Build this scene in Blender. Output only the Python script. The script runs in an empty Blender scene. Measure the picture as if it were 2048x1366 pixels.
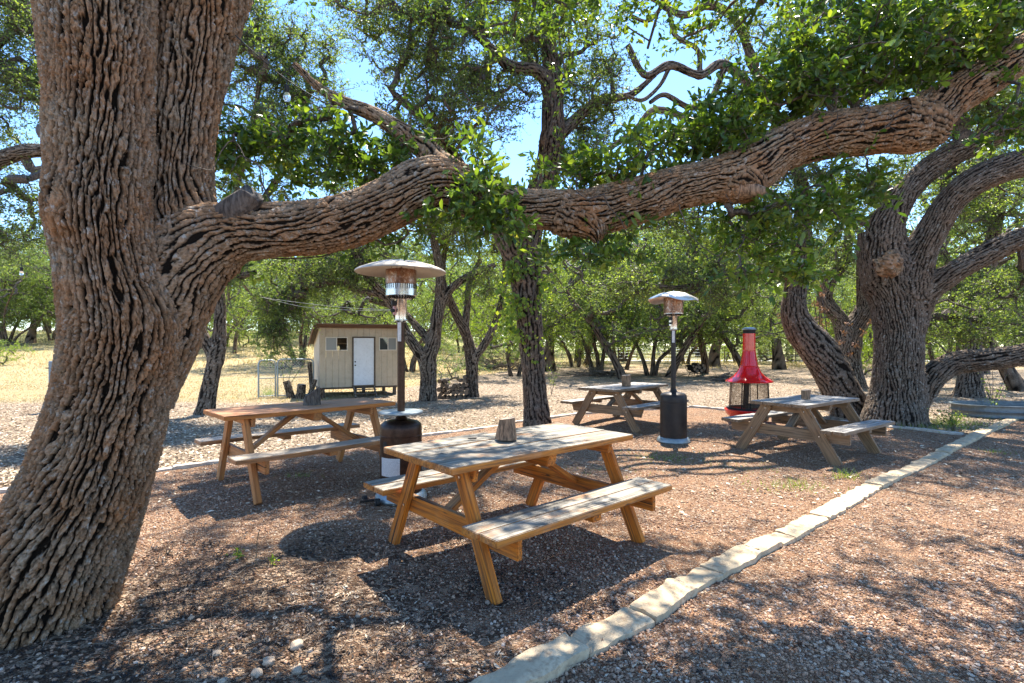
import bpy, bmesh, math, random
import numpy as np
from mathutils import Vector, Matrix

# ------------------------------------------------------------------ camera, sky, sun, exposure
SC = bpy.context.scene
COL = SC.collection
F, CX, HY, CH = 1040.0, 1024.0, 689.0, 1.48      # focal length in px of the 2048 px photo, horizon row, eye height
cam_d = bpy.data.cameras.new('camera'); cam = bpy.data.objects.new('camera', cam_d); COL.objects.link(cam)
cam.location = (0, 0, CH); cam.rotation_euler = (math.radians(90), 0, 0)
cam_d.sensor_width = 36; cam_d.lens = 36 * F / 2048; cam_d.shift_y = 6 / 2048
cam_d.clip_start = 0.05; cam_d.clip_end = 1500
SC.camera = cam
SUNV = Vector((.12, .46, 1.0)).normalized()       # towards the sun
SUN_EL = math.asin(SUNV.z); SUN_AZ = math.atan2(SUNV.x, SUNV.y)
w = bpy.data.worlds.new('World'); SC.world = w; w.use_nodes = True
wn = w.node_tree.nodes; wl = w.node_tree.links
sky = wn.new('ShaderNodeTexSky'); sky.sky_type = 'NISHITA'; sky.sun_disc = False
sky.sun_elevation = SUN_EL; sky.sun_rotation = SUN_AZ; sky.altitude = 200; sky.air_density = .85; sky.dust_density = .12; sky.ozone_density = 3.0
bg = wn['Background']; bg.inputs['Strength'].default_value = .15
hs = wn.new('ShaderNodeHueSaturation'); hs.inputs['Saturation'].default_value = 1.12; wl.new(sky.outputs[0], hs.inputs['Color']); wl.new(hs.outputs[0], bg.inputs[0])
sd = bpy.data.lights.new('sun', 'SUN'); sd.energy = 5.0; sd.angle = math.radians(.6); sd.color = (1, .93, .82)
sun = bpy.data.objects.new('sun', sd); COL.objects.link(sun)
sun.rotation_euler = SUNV.to_track_quat('Z', 'Y').to_euler()
SC.view_settings.view_transform = 'Standard'; SC.view_settings.look = 'None'
SC.view_settings.exposure = 1.72; SC.view_settings.gamma = 1
SC.cycles.max_bounces = 6; SC.cycles.diffuse_bounces = 4; SC.cycles.transmission_bounces = 4; SC.cycles.transparent_max_bounces = 8
SC.cycles.use_adaptive_sampling = True; SC.cycles.use_denoising = True

def G(px, py, z=0.0):
    Y = (CH - z) * F / (py - HY); return np.array([(px - CX) * Y / F, Y, z])
def Q(px, py, Y):
    return np.array([(px - CX) * Y / F, Y, CH - (py - HY) * Y / F])

# ------------------------------------------------------------------ node helpers
def new_mat(name):
    m = bpy.data.materials.new(name); m.use_nodes = True
    nt = m.node_tree; b = nt.nodes['Principled BSDF']
    b.inputs['Roughness'].default_value = .8; b.inputs['Specular IOR Level'].default_value = .3
    return m, nt, b
def nd(nt, t, props=None, **inp):
    n = nt.nodes.new('ShaderNode' + t)
    for k, v in (props or {}).items(): setattr(n, k, v)
    for k, v in inp.items():
        k = k.replace('_', ' ')
        s = n.inputs[int(k[1:])] if k[0] == 'i' and k[1:].isdigit() else n.inputs[k]
        if hasattr(v, 'node'): nt.links.new(v, s)
        else: s.default_value = v
    return n
def ramp(nt, fac, stops, interp='LINEAR'):
    n = nt.nodes.new('ShaderNodeValToRGB'); n.color_ramp.interpolation = interp
    e = n.color_ramp.elements
    while len(e) < len(stops): e.new(.5)
    for i, (p, c) in enumerate(stops):
        e[i].position = p; e[i].color = tuple(c) + (1,) if len(c) == 3 else c
    nt.links.new(fac, n.inputs[0]); return n.outputs[0]
def g3(v): return (v, v, v)
def mixc(nt, fac, a, b, mode='MIX'):
    n = nt.nodes.new('ShaderNodeMix'); n.data_type = 'RGBA'; n.blend_type = mode; n.clamp_factor = True
    for s, v in ((n.inputs[0], fac), (n.inputs[6], a), (n.inputs[7], b)):
        if hasattr(v, 'node'): nt.links.new(v, s)
        elif isinstance(v, (int, float)): s.default_value = v
        else: s.default_value = tuple(v) + (1,)
    return n.outputs[2]
def mth(nt, op, a, b=None, c=None, clamp=False):
    n = nt.nodes.new('ShaderNodeMath'); n.operation = op; n.use_clamp = clamp
    for i, v in enumerate((a, b, c)):
        if v is None: continue
        if hasattr(v, 'node'): nt.links.new(v, n.inputs[i])
        else: n.inputs[i].default_value = v
    return n.outputs[0]
def objco(nt, scale=(1, 1, 1), which='Object'):
    tc = nt.nodes.new('ShaderNodeTexCoord')
    mp = nt.nodes.new('ShaderNodeMapping'); mp.inputs['Scale'].default_value = scale
    nt.links.new(tc.outputs[which], mp.inputs[0]); return mp.outputs[0]
def noise(nt, vec, scale, detail=4, rough=.55, dist=0):
    n = nd(nt, 'TexNoise', Vector=vec, Scale=scale, Detail=detail, Roughness=rough, Distortion=dist)
    return n.outputs[0]
def vor(nt, vec, scale, feature='F1', out='Distance', rnd=1.0):
    n = nd(nt, 'TexVoronoi', dict(feature=feature), Vector=vec, Scale=scale, Randomness=rnd)
    return n.outputs[out]
def bump(nt, b, h, strength=.5, dist=.01):
    n = nd(nt, 'Bump', Strength=strength, Distance=dist, Height=h); nt.links.new(n.outputs[0], b.inputs['Normal']); return n
def setc(nt, b, c): nt.links.new(c, b.inputs['Base Color'])

# ------------------------------------------------------------------ tagging and mesh helpers
def tag(o, label=None, cat=None, group=None, kind=None):
    if label: o['label'] = label
    if cat: o['category'] = cat
    if group: o['group'] = group
    if kind: o['kind'] = kind
    return o
def empty(name, loc, rz=0.0, label=None, cat=None, group=None):
    o = bpy.data.objects.new(name, None); COL.objects.link(o); o.empty_display_size = .2
    o.location = tuple(loc); o.rotation_euler = (0, 0, rz); return tag(o, label, cat, group)
def link(name, me, mat, parent=None):
    o = bpy.data.objects.new(name, me); COL.objects.link(o)
    if mat: me.materials.append(mat)
    if parent: o.parent = parent
    return o
def mesh_np(name, V, quads=None, tris=None, mat=None, parent=None, smooth=False, attrs=None, fattrs=None):
    me = bpy.data.meshes.new(name)
    V = np.asarray(V, dtype=np.float32); me.vertices.add(len(V)); me.vertices.foreach_set('co', V.ravel())
    parts = []; sizes = []
    if quads is not None and len(quads): parts.append(np.asarray(quads, dtype=np.int32).ravel()); sizes.append(np.full(len(quads), 4, np.int32))
    if tris is not None and len(tris): parts.append(np.asarray(tris, dtype=np.int32).ravel()); sizes.append(np.full(len(tris), 3, np.int32))
    idx = np.concatenate(parts); sz = np.concatenate(sizes)
    me.loops.add(len(idx)); me.loops.foreach_set('vertex_index', idx)
    me.polygons.add(len(sz)); st = np.zeros(len(sz), np.int32); st[1:] = np.cumsum(sz)[:-1]
    me.polygons.foreach_set('loop_start', st); me.polygons.foreach_set('loop_total', sz)
    me.polygons.foreach_set('use_smooth', np.full(len(sz), smooth, dtype=bool))
    for k, a in (attrs or {}).items():
        at = me.attributes.new(k, 'FLOAT', 'POINT'); at.data.foreach_set('value', np.asarray(a, np.float32).ravel())
    for k, a in (fattrs or {}).items():
        at = me.attributes.new(k, 'FLOAT', 'FACE'); at.data.foreach_set('value', np.asarray(a, np.float32).ravel())
    me.update(calc_edges=True)
    return link(name, me, mat, parent)

class MB:
    """collects pieces of ONE part"""
    def __init__(s): s.v = []; s.f = []; s.sm = []
    def add(s, vs, fs, smooth=False):
        n = len(s.v); s.v += [tuple(v) for v in vs]; s.f += [tuple(i + n for i in f) for f in fs]; s.sm += [smooth] * len(fs)
    def box(s, c, d, rz=0, M=None, bev=0.0):
        x, y, z = d[0] / 2, d[1] / 2, d[2] / 2
        bm = bmesh.new(); bmesh.ops.create_cube(bm, size=1)
        bmesh.ops.scale(bm, vec=(d[0], d[1], d[2]), verts=bm.verts)
        if bev > 0: bmesh.ops.bevel(bm, geom=bm.edges[:], offset=bev, segments=1, affect='EDGES')
        T = Matrix.Translation(c) @ Matrix.Rotation(rz, 4, 'Z') if M is None else Matrix.Translation(c) @ M
        bm.verts.ensure_lookup_table(); bm.verts.index_update()
        s.add([T @ v.co for v in bm.verts], [[v.index for v in f.verts] for f in bm.faces]); bm.free()
    def bar(s, p0, p1, w, t, up=(0, 0, 1), bev=.003):
        p0 = Vector(p0); p1 = Vector(p1); x = (p1 - p0); L = x.length; x.normalize(); z = Vector(up) - Vector(up).dot(x) * x; z.normalize(); y = z.cross(x)
        M = Matrix((x, y, z)).transposed().to_4x4(); s.box((p0 + p1) / 2, (L, w, t), M=M, bev=bev)
    def tube(s, pts, rad, n=8, caps=True):
        V, Fq = tube_mesh(np.array(pts, float), rad, n); 
        k = len(s.v); s.add(V, Fq, True)
        if caps:
            m = len(pts); s.f.append(tuple(k + i for i in reversed(range(n)))); s.sm.append(False)
            s.f.append(tuple(k + (m - 1) * n + i for i in range(n))); s.sm.append(False)
    def lathe(s, prof, n=32, c=(0, 0, 0), closed=False, ang=2 * math.pi, wob=None):
        k = len(s.v); full = abs(ang - 2 * math.pi) < 1e-6; m = n if full else n + 1
        for (r, z) in prof:
            for i in range(m):
                a = ang * i / n; rr = r; zz = z
                if wob: rr, zz = wob(r, z, a)
                s.v.append((c[0] + rr * math.cos(a), c[1] + rr * math.sin(a), c[2] + zz))
        for j in range(len(prof) - 1):
            for i in range(n):
                i2 = (i + 1) % m
                s.f.append((k + j * m + i, k + j * m + i2, k + (j + 1) * m + i2, k + (j + 1) * m + i)); s.sm.append(True)
    def build(s, name, mat, parent=None, auto=True, loc=None):
        me = bpy.data.meshes.new(name); me.from_pydata(s.v, [], s.f); 
        me.polygons.foreach_set('use_smooth', s.sm); me.update()
        if auto and any(s.sm): me.set_sharp_from_angle(angle=math.radians(42))
        o = link(name, me, mat, parent)
        if loc is not None: o.location = loc
        return o

def frames(P):
    P = np.asarray(P, float); n = len(P); T = np.gradient(P, axis=0); T /= np.linalg.norm(T, axis=1)[:, None] + 1e-12
    N = np.zeros_like(P); a = np.array([0, -1.0, 0]) if abs(T[0][1]) < .9 else np.array([0, 0, 1.0])
    v = a - a.dot(T[0]) * T[0]; v /= np.linalg.norm(v); N[0] = v
    for i in range(1, n):
        v = N[i - 1] - N[i - 1].dot(T[i]) * T[i]; N[i] = v / (np.linalg.norm(v) + 1e-12)
    return T, N, np.cross(T, N)
def tube_mesh(P, R, n):
    T, N, B = frames(P); R = np.broadcast_to(np.asarray(R, float), (len(P),))
    a = np.arange(n) / n * 2 * np.pi
    V = P[:, None, :] + R[:, None, None] * (np.cos(a)[None, :, None] * N[:, None, :] + np.sin(a)[None, :, None] * B[:, None, :])
    V = V.reshape(-1, 3); i, j = np.meshgrid(np.arange(len(P) - 1), np.arange(n), indexing='ij')
    q = np.stack([i * n + j, i * n + (j + 1) % n, (i + 1) * n + (j + 1) % n, (i + 1) * n + j], -1).reshape(-1, 4)
    return V, q
def catmull(P, n):
    P = np.asarray(P, float); P = np.vstack([2 * P[0] - P[1], P, 2 * P[-1] - P[-2]]); m = len(P) - 3
    d = np.linalg.norm(np.diff(P[1:-1, :3], axis=0), axis=1); cum = np.concatenate([[0], np.cumsum(d)])
    s = np.linspace(0, cum[-1], n); k = np.clip(np.searchsorted(cum, s, side='right') - 1, 0, m - 1)
    t = ((s - cum[k]) / d[k])[:, None]; a, b, c, e = P[k], P[k + 1], P[k + 2], P[k + 3]
    return .5 * (2 * b + (c - a) * t + (2 * a - 5 * b + 4 * c - e) * t ** 2 + (3 * b - a - 3 * c + e) * t ** 3), s

# ------------------------------------------------------------------ numpy noise
def _h(i, j, seed):
    i = i.astype(np.int64).astype(np.uint64); j = j.astype(np.int64).astype(np.uint64)
    h = (i * np.uint64(374761393) + j * np.uint64(668265263) + np.uint64(seed * 974711 + 12345)) & np.uint64(0xffffffff)
    h = ((h ^ (h >> np.uint64(13))) * np.uint64(1274126177)) & np.uint64(0xffffffff)
    h = ((h ^ (h >> np.uint64(16))) * np.uint64(2246822519)) & np.uint64(0xffffffff)
    return ((h ^ (h >> np.uint64(15))) & np.uint64(0xffffff)).astype(np.float64) / 0xffffff
def vn(x, y, seed=0, per=None):
    xi = np.floor(x); yi = np.floor(y); fx = x - xi; fy = y - yi
    fx = fx * fx * (3 - 2 * fx); fy = fy * fy * (3 - 2 * fy)
    w = (lambda a: np.mod(a, per)) if per else (lambda a: a)
    a = _h(w(xi), yi, seed); b = _h(w(xi + 1), yi, seed); c = _h(w(xi), yi + 1, seed); d = _h(w(xi + 1), yi + 1, seed)
    return (a * (1 - fx) + b * fx) * (1 - fy) + (c * (1 - fx) + d * fx) * fy
def worley(x, y, seed=0, per=None):
    xi = np.floor(x); yi = np.floor(y); f1 = np.full(x.shape, 9.0); f2 = np.full(x.shape, 9.0); idc = np.zeros(x.shape)
    for dx in (-1, 0, 1):
        for dy in (-1, 0, 1):
            cx = xi + dx; cy = yi + dy; wx = np.mod(cx, per) if per else cx
            px = cx + _h(wx, cy, seed); py = cy + _h(wx, cy, seed + 7)
            d = np.hypot(px - x, py - y); r = _h(wx, cy, seed + 13)
            nf = d < f1; f2 = np.where(nf, f1, np.minimum(f2, d)); idc = np.where(nf, r, idc); f1 = np.where(nf, d, f1)
    return f1, f2, idc
def sstep(a, b, x): t = np.clip((x - a) / (b - a), 0, 1); return t * t * (3 - 2 * t)

def bark_relief(A,S,nc,cell,cellv,seed,slant,th=0):
    n1=max(2,round(nc/5)); n1b=max(3,round(nc/2)); n2=nc*2; n3=nc*5; n4=nc*14
    sv=S/cellv
    base=A*nc+slant*sv
    def wn(n,fy,sd): return vn(A*n,sv*fy,sd,n)-.5
    wide=1.5*wn(n1,.35,seed+1)
    def strands(sd,k):
        ph=base+wide+1.15*wn(n1b,.55,seed+sd)+.70*wn(nc,1.3,seed+sd+1)+.30*wn(n2,3.1,seed+sd+2)+.22*wn(n3,8,seed+sd+3)+k
        t=ph-np.floor(ph); c=_h(np.mod(np.floor(ph),nc),np.zeros_like(ph),seed+sd+4)
        w=.76+.20*c+.26*(vn(A*n2,sv*2.2,seed+sd+5,n2)-.5)
        return sstep(0,.20,t)*(1-sstep(w-.16,w+.04,t)),c
    r1,c1=strands(10,0); r2,c2=strands(20,.5)
    m=sstep(-.04,.04,wn(n1b,.9,seed+40)+.5*wn(nc,2.,seed+41))
    r=r1*m+r2*(1-m); c=c1*m+c2*(1-m)
    r*=1-.35*(sstep(.36,.46,m)*(1-sstep(.54,.64,m)))
    fine=vn(A*n3,S/(cell*.42),seed+51,n3); fine2=vn(A*n4,S/(cell*.15),seed+52,n4)
    # cross cracks: each strand is broken into plates of its own length
    q=sv*2.3+c*37+1.2*wn(n2,1.5,seed+53)+.5*wn(n3,4,seed+54); t=q-np.floor(q); pl=_h(np.floor(q),np.floor(c*997),seed+55)
    crack=sstep(.0,.13,t)
    r*=(.36+.64*crack)*(.60+.40*pl)*(.80+.28*(1-t))
    return np.clip(r*1.02+.44*(fine-.5)*(.22+r)+.30*(fine2-.5),0,1)

# ------------------------------------------------------------------ ground height
def gh(x, y):
    x = np.asarray(x, float); y = np.asarray(y, float)
    s = sstep(20, 75, y) * sstep(2, -14, x - 0.0 * y) 
    return 3.3 * s + 0.5 * sstep(60, 120, y)

def lit(px, py):  # ground point of a photo position
    return G(px, py)

# ------------------------------------------------------------------ bark-covered limbs with real relief
def bark_tube(pts, rad, nu, nv, seed, cell=.04, cellv=.12, depth=.02, slant=0.0, flare=None, others=(), kblend=.25, knots=()):
    P, s = catmull(np.hstack([np.asarray(pts, float), np.asarray(rad, float)[:, None]]), nv)
    R = P[:, 3]; P = P[:, :3]; T, N, B = frames(P)
    a = np.arange(nu) / nu; A, S = np.meshgrid(a, s)
    th = A * 2 * np.pi
    dirs = np.cos(th)[..., None] * N[:, None, :] + np.sin(th)[..., None] * B[:, None, :]
    rr = np.broadcast_to(R[:, None], A.shape).copy()
    # broad unevenness
    n6 = 6
    rr *= 1 + .11 * (vn(A * n6, S * 1.6, seed + 3, n6) - .5) + .08 * (vn(A * 12, S * 4, seed + 4, 12) - .5)
    if flare:
        fl, nl = flare
        rr *= 1 + fl * np.exp(-S / .35) * (.5 + .5 * np.cos(th * nl + 2.5 * vn(A * 4, S * .8, seed + 5, 4)))
    for (ks, ka, kr, kh) in knots:     # bulges: position along, angle (turns), size, height
        da = (A - ka + .5) % 1 - .5; d = np.hypot((S - ks), da * 2 * np.pi * R[:, None]); rr += kh * np.exp(-(d / kr) ** 2) - kh * .8 * np.exp(-(d / (kr * .35)) ** 2)
    V = P[:, None, :] + rr[..., None] * dirs
    # smooth union with the other limbs
    if others:
        for (OP, OR) in others:
            flat = V.reshape(-1, 3); dm = np.full(len(flat), 9.0)
            for c, r in zip(OP, OR): dm = np.minimum(dm, np.linalg.norm(flat - c, axis=1) - r)
            t = (np.clip(kblend - np.abs(dm), 0, None) / kblend) ** 2 * kblend / 4
            V = V + (t.reshape(A.shape))[..., None] * dirs
    circ = 2 * np.pi * R.mean(); nc = max(7, round(circ / cell)); ridge = bark_relief(A, S, nc, cell, cellv, seed, slant)
    V = V + (depth * 1.1 * (ridge - .75))[..., None] * dirs
    i, j = np.meshgrid(np.arange(nv - 1), np.arange(nu), indexing='ij')
    q = np.stack([i * nu + j, i * nu + (j + 1) % nu, (i + 1) * nu + (j + 1) % nu, (i + 1) * nu + j], -1).reshape(-1, 4)
    return V.reshape(-1, 3), q, ridge.ravel()
def axis_of(pts, rad, n=50):
    P, s = catmull(np.hstack([np.asarray(pts, float), np.asarray(rad, float)[:, None]]), n); return P[:, :3], P[:, 3]
def pxl(lst):
    """[(px,py,Y,half width in px)] -> points and radii"""
    P = np.array([Q(a, b, c) for a, b, c, d in lst]); R = np.array([d * c / F for a, b, c, d in lst])
    T = np.gradient(P, axis=0); up = np.abs(T[:, 2]) / np.linalg.norm(T, axis=1); ct = P[:, 1] / np.hypot(P[:, 0], P[:, 1]); return P, R * (1 - up * (1 - ct))
class Join:
    def __init__(s): s.V = []; s.q = []; s.a = []; s.n = 0
    def add(s, V, q, a=None):
        s.V.append(V); s.q.append(q + s.n); s.a.append(np.full(len(V), .7) if a is None else a); s.n += len(V)
    def build(s, name, mat, parent, base, smooth=True):
        return mesh_np(name, np.vstack(s.V) - np.asarray(base), quads=np.vstack(s.q), mat=mat, parent=parent, smooth=smooth, attrs={'ridge': np.concatenate(s.a)})

# ------------------------------------------------------------------ crowns
def unit(v): return v / (np.linalg.norm(v, axis=-1, keepdims=True) + 1e-9)
def leaf_mesh(pos, d, nrm, L, W, rich=False):
    n = len(pos); d = unit(d); s = unit(np.cross(d, nrm)); up = np.cross(s, d)
    L = L[:, None]; W = W[:, None]
    if not rich:
        V = np.stack([pos, pos + d * L * .55 + s * W * .5 + up * W * .18, pos + d * L, pos + d * L * .55 - s * W * .5 + up * W * .18], 1).reshape(-1, 3)
        q = np.arange(n * 4).reshape(n, 4); return V, q, None
    sag = -up * L * .10
    V = np.stack([pos, pos + d * L * .5, pos + d * L * 1.0 + sag,
                  pos + d * L * .28 + s * W * .38 + up * W * .14, pos + d * L * .68 + s * W * .5 + up * W * .16 + sag * .4,
                  pos + d * L * .28 - s * W * .38 + up * W * .14, pos + d * L * .68 - s * W * .5 + up * W * .16 + sag * .4], 1).reshape(-1, 3)
    k = np.arange(n)[:, None] * 7
    q = np.vstack([k + np.array([0, 1, 4, 3]), k + np.array([0, 5, 6, 1])]); t = np.vstack([k + np.array([1, 2, 4]), k + np.array([1, 6, 2])])
    return V, q, t
def sprigs(C, rng, K, L, spread, size, aspect=.42, rich=False, droop=0.0, up=.5, tw=.0025):
    """C cluster centres -> leaves along K little twigs each"""
    n = len(C); D = rng.normal(size=(n, K, 3)); D[..., 2] = D[..., 2] * .7 + .15 - droop; D = unit(D)
    ln = spread * rng.uniform(.45, 1.15, (n, K, 1))
    t = np.linspace(.18, 1, L)[None, None, :, None] + rng.normal(size=(n, K, L, 1)) * .05
    bend = rng.normal(size=(n, K, 1, 3)) * .18 + np.array([0, 0, -.15 - droop * .5])
    base = C[:, None, None, :] + rng.normal(size=(n, K, 1, 3)) * spread * .16
    pos = base + D[:, :, None, :] * ln[..., None] * t + bend * (ln[..., None] * t ** 2)
    ld = D[:, :, None, :] * .7 + rng.normal(size=(n, K, L, 3)) * .75; nr = rng.normal(size=(n, K, L, 3)) * .8 + np.array([0, 0, up])
    m = n * K * L; sz = size * rng.uniform(.6, 1.25, m)
    V, q, tr = leaf_mesh(pos.reshape(-1, 3), ld.reshape(-1, 3), unit(nr.reshape(-1, 3)), sz, sz * aspect * rng.uniform(.8, 1.2, m), rich)
    rnd = rng.uniform(0, 1, m)
    clump = np.repeat(rng.uniform(0, 1, n * K), L); rnd = .5 * rnd + .5 * clump
    # the twigs, three-sided
    tv = tq = None
    if tw:
        b = base[:, :, 0, :].reshape(-1, 3); tip = (base[:, :, 0, :] + D * ln + bend[:, :, 0, :] * ln).reshape(-1, 3); mid = (base[:, :, 0, :] + D * ln * .5 + bend[:, :, 0, :] * ln * .25).reshape(-1, 3)
        ax = unit(tip - b); s1 = unit(np.cross(ax, np.array([.3, .5, .8]))); s2 = np.cross(ax, s1); R3 = []
        for c, r in ((b, tw), (mid, tw * .75), (tip, tw * .35)):
            for k in range(3):
                aa = k * 2 * math.pi / 3; R3.append(c + r * (math.cos(aa) * s1 + math.sin(aa) * s2))
        tv = np.stack(R3, 1).reshape(-1, 3); kk = np.arange(len(b))[:, None] * 9; fl = []
        for lv in (0, 1):
            for k in range(3): fl.append(kk + np.array([lv * 3 + k, lv * 3 + (k + 1) % 3, lv * 3 + 3 + (k + 1) % 3, lv * 3 + 3 + k]))
        tq = np.vstack(fl)
    if rich: fr = np.concatenate([rnd, rnd, rnd, rnd])
    else: fr = rnd
    return V, q, tr, fr, tv, tq
def grow_branches(nodes, clusters, rng, r0=.008, wig=.16, step=.45, sag=.0, rcap=.12):
    nodes = np.asarray(nodes, float); n0 = len(nodes); cap = n0 + len(clusters) * 60
    P = np.zeros((cap, 3)); P[:n0] = nodes; par = np.full(cap, -1); W = np.zeros(cap); n = n0
    d0 = np.array([np.min(np.linalg.norm(nodes - c, axis=1)) for c in clusters]); chains = []
    for ci in np.argsort(d0):
        c = clusters[ci]; d = np.linalg.norm(P[:n] - c, axis=1); a = int(np.argmin(d)); D = d[a]
        m = int(min(40, max(3, D / step + 2))); t = np.linspace(0, 1, m + 1)[1:, None]
        off = rng.normal(size=3) * wig * D; wob = np.cumsum(rng.normal(size=(m, 3)), axis=0) * wig * .35 * D / m; wob -= t * wob[-1]
        pts = P[a] + (c - P[a]) * t + off * np.sin(np.pi * t) + wob + np.array([0, 0, sag]) * D * np.sin(np.pi * t)
        ids = [a]
        for p in pts:
            P[n] = p; par[n] = ids[-1]; ids.append(n); n += 1
        k = ids[-1]
        while k >= n0: W[k] += 1; k = par[k]
        chains.append(ids)
    Vs, qs, off = [], [], 0
    for ids in chains:
        pts = P[ids]; ww = W[ids]; ww[0] = ww[1]; r = np.minimum(r0 * np.sqrt(np.maximum(ww, .6)), rcap)
        r[-1] *= .6; sides = 6 if r.max() > .03 else 4
        V, q = tube_mesh(pts, r, sides); Vs.append(V); qs.append(q + off); off += len(V)
    return np.vstack(Vs), np.vstack(qs)
def crown_mesh(name, parent, base, leafmat, V, q, fr, wood=(), tris=None, smooth=False):
    base = np.asarray(base); Vs = [V]; qs = [q]; off = len(V)
    for wv, wq in wood: Vs.append(wv); qs.append(wq + off); off += len(wv)
    nl = len(q); nw = sum(len(x) for x in qs) - nl; nt = 0 if tris is None else len(tris)
    f = np.concatenate([fr[:nl], np.full(nw, .5), fr[nl:]])
    o = mesh_np(name, np.vstack(Vs) - base, quads=np.vstack(qs), tris=tris, mat=leafmat, parent=parent, smooth=smooth, fattrs={'rnd': f}); o.data.materials.append(TWIG)
    mi = np.zeros(nl + nw + nt, np.int32); mi[nl:nl + nw] = 1; o.data.polygons.foreach_set('material_index', mi); return o
def blob_clusters(blobs, rng, px=True):
    """blobs: (px,py,Y, rx px, ry px, rz m, n) or world (x,y,z,rx,ry,rz,n)"""
    out = []
    for b in blobs:
        n = b[-1]; u = unit(rng.normal(size=(n, 3))) * (rng.uniform(0, 1, (n, 1)) ** (1 / 2.2))
        if px:
            c = Q(b[0], b[1], b[2]); r = np.array([b[3] * b[2] / F, b[5], b[4] * b[2] / F])
        else: c = np.array(b[:3]); r = np.array(b[3:6])
        out.append(c + u * r)
    return np.vstack(out)

# ------------------------------------------------------------------ materials
def mat_bark(name, ridge_c, ridge_c2, furrow, lichen=.0, rust=0.0, bumpd=.006):
    m, nt, b = new_mat(name); co = objco(nt)
    at = nd(nt, 'Attribute', dict(attribute_name='ridge')).outputs['Fac']
    n1 = noise(nt, co, 2.2, 4); n2 = noise(nt, co, 38, 6, .65); n3 = noise(nt, co, 150, 3)
    c = mixc(nt, ramp(nt, n1, [(.35, g3(0)), (.65, g3(1))]), ridge_c, ridge_c2)
    c = mixc(nt, ramp(nt, n2, [(.3, g3(0)), (.75, g3(1))]), c, mixc(nt, .5, c, (.38, .32, .26)), 'MIX'); c = mixc(nt, ramp(nt, noise(nt, co, 60, 5, .7), [(.38, g3(.55)), (.55, g3(0))]), c, mixc(nt, .7, c, furrow))
    if rust: c = mixc(nt, mth(nt, 'MULTIPLY', ramp(nt, noise(nt, co, 3.1, 5, .7), [(.45, g3(0)), (.62, g3(1))]), rust), c, (.36, .155, .055))
    if lichen: c = mixc(nt, mth(nt, 'MULTIPLY', ramp(nt, noise(nt, co, 22, 6, .75), [(.56, g3(0)), (.63, g3(1))]), lichen), c, (.46, .47, .43))
    c = mixc(nt, ramp(nt, at, [(.14, g3(0)), (.42, g3(.45)), (.82, g3(1))]), furrow, c)
    setc(nt, b, c); b.inputs['Roughness'].default_value = .92; b.inputs['Specular IOR Level'].default_value = .15
    bump(nt, b, mth(nt, 'ADD', n2, mth(nt, 'MULTIPLY', n3, .7)), 1.0, bumpd * 1.8); return m
BARK_A = mat_bark('bark_main', (.31, .17, .078), (.37, .265, .165), (.009, .006, .0035), lichen=.55, rust=.5)
BARK_D = mat_bark('bark_dark', (.12, .082, .06), (.16, .12, .09), (.012, .008, .006), lichen=.2, rust=.2, bumpd=.01)
BARK_B = mat_bark('bark_oak', (.155, .11, .078), (.22, .175, .135), (.014, .010, .007), lichen=.75, rust=.12, bumpd=.012)
def mat_twig(name, a, c2):
    m, nt, b = new_mat(name); co = objco(nt); n = noise(nt, co, 9, 5, .7); v = noise(nt, objco(nt, (60, 60, 14)), 1, 4, .6)
    setc(nt, b, mixc(nt, ramp(nt, v, [(.35, g3(0)), (.65, g3(1))]), mixc(nt, n, a, c2), (.04, .03, .025)))
    bump(nt, b, v, .8, .02); return m
TWIG = mat_twig('branch_bark', (.11, .085, .065), (.20, .17, .145))
def mat_leaf(name, stops, trans=.45, rough=.42, hue=None):
    m, nt, b = new_mat(name); at = nd(nt, 'Attribute', dict(attribute_name='rnd')).outputs['Fac']
    co = objco(nt); n = noise(nt, co, 1.1, 3)
    f = mth(nt, 'ADD', mth(nt, 'MULTIPLY', at, .75), mth(nt, 'MULTIPLY', n, .5)); f = mth(nt, 'SUBTRACT', f, .12)
    c = ramp(nt, f, stops); setc(nt, b, c); b.inputs['Roughness'].default_value = rough; b.inputs['Specular IOR Level'].default_value = .45
    tr = nd(nt, 'BsdfTranslucent'); tc = mixc(nt, 1.0, c, (1.9, 1.75, .55), 'MULTIPLY'); nt.links.new(tc, tr.inputs[0])
    mx = nd(nt, 'MixShader', i0=trans); nt.links.new(b.outputs[0], mx.inputs[1]); nt.links.new(tr.outputs[0], mx.inputs[2])
    nt.links.new(mx.outputs[0], nt.nodes['Material Output'].inputs[0]); return m
LEAF_N = mat_leaf('leaf_near', [(0, (.024, .052, .015)), (.42, (.055, .11, .022)), (.75, (.13, .20, .035)), (1, (.30, .32, .06))], .46, .28)
LEAF_M = mat_leaf('leaf_oak', [(0, (.030, .055, .020)), (.35, (.075, .125, .042)), (.62, (.15, .22, .07)), (.88, (.26, .32, .10)), (1, (.36, .36, .15))], .5, .42)
LEAF_Y = mat_leaf('leaf_bright', [(0, (.05, .10, .02)), (.4, (.12, .20, .035)), (.8, (.26, .33, .05)), (1, (.38, .33, .08))], .5, .5)
LEAF_G = mat_leaf('leaf_greyish', [(0, (.045, .075, .035)), (.35, (.10, .15, .07)), (.65, (.19, .25, .12)), (.9, (.30, .36, .17)), (1, (.38, .40, .21))], .35, .55)
LEAF_R = mat_leaf('leaf_dead', [(0, (.12, .055, .035)), (.5, (.22, .11, .07)), (1, (.32, .20, .14))], .15, .7)
GRASSM = mat_leaf('dry_blade', [(0, (.28, .21, .11)), (.5, (.42, .34, .20)), (.85, (.50, .43, .28)), (1, (.27, .30, .12))], .15, .7)
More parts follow.
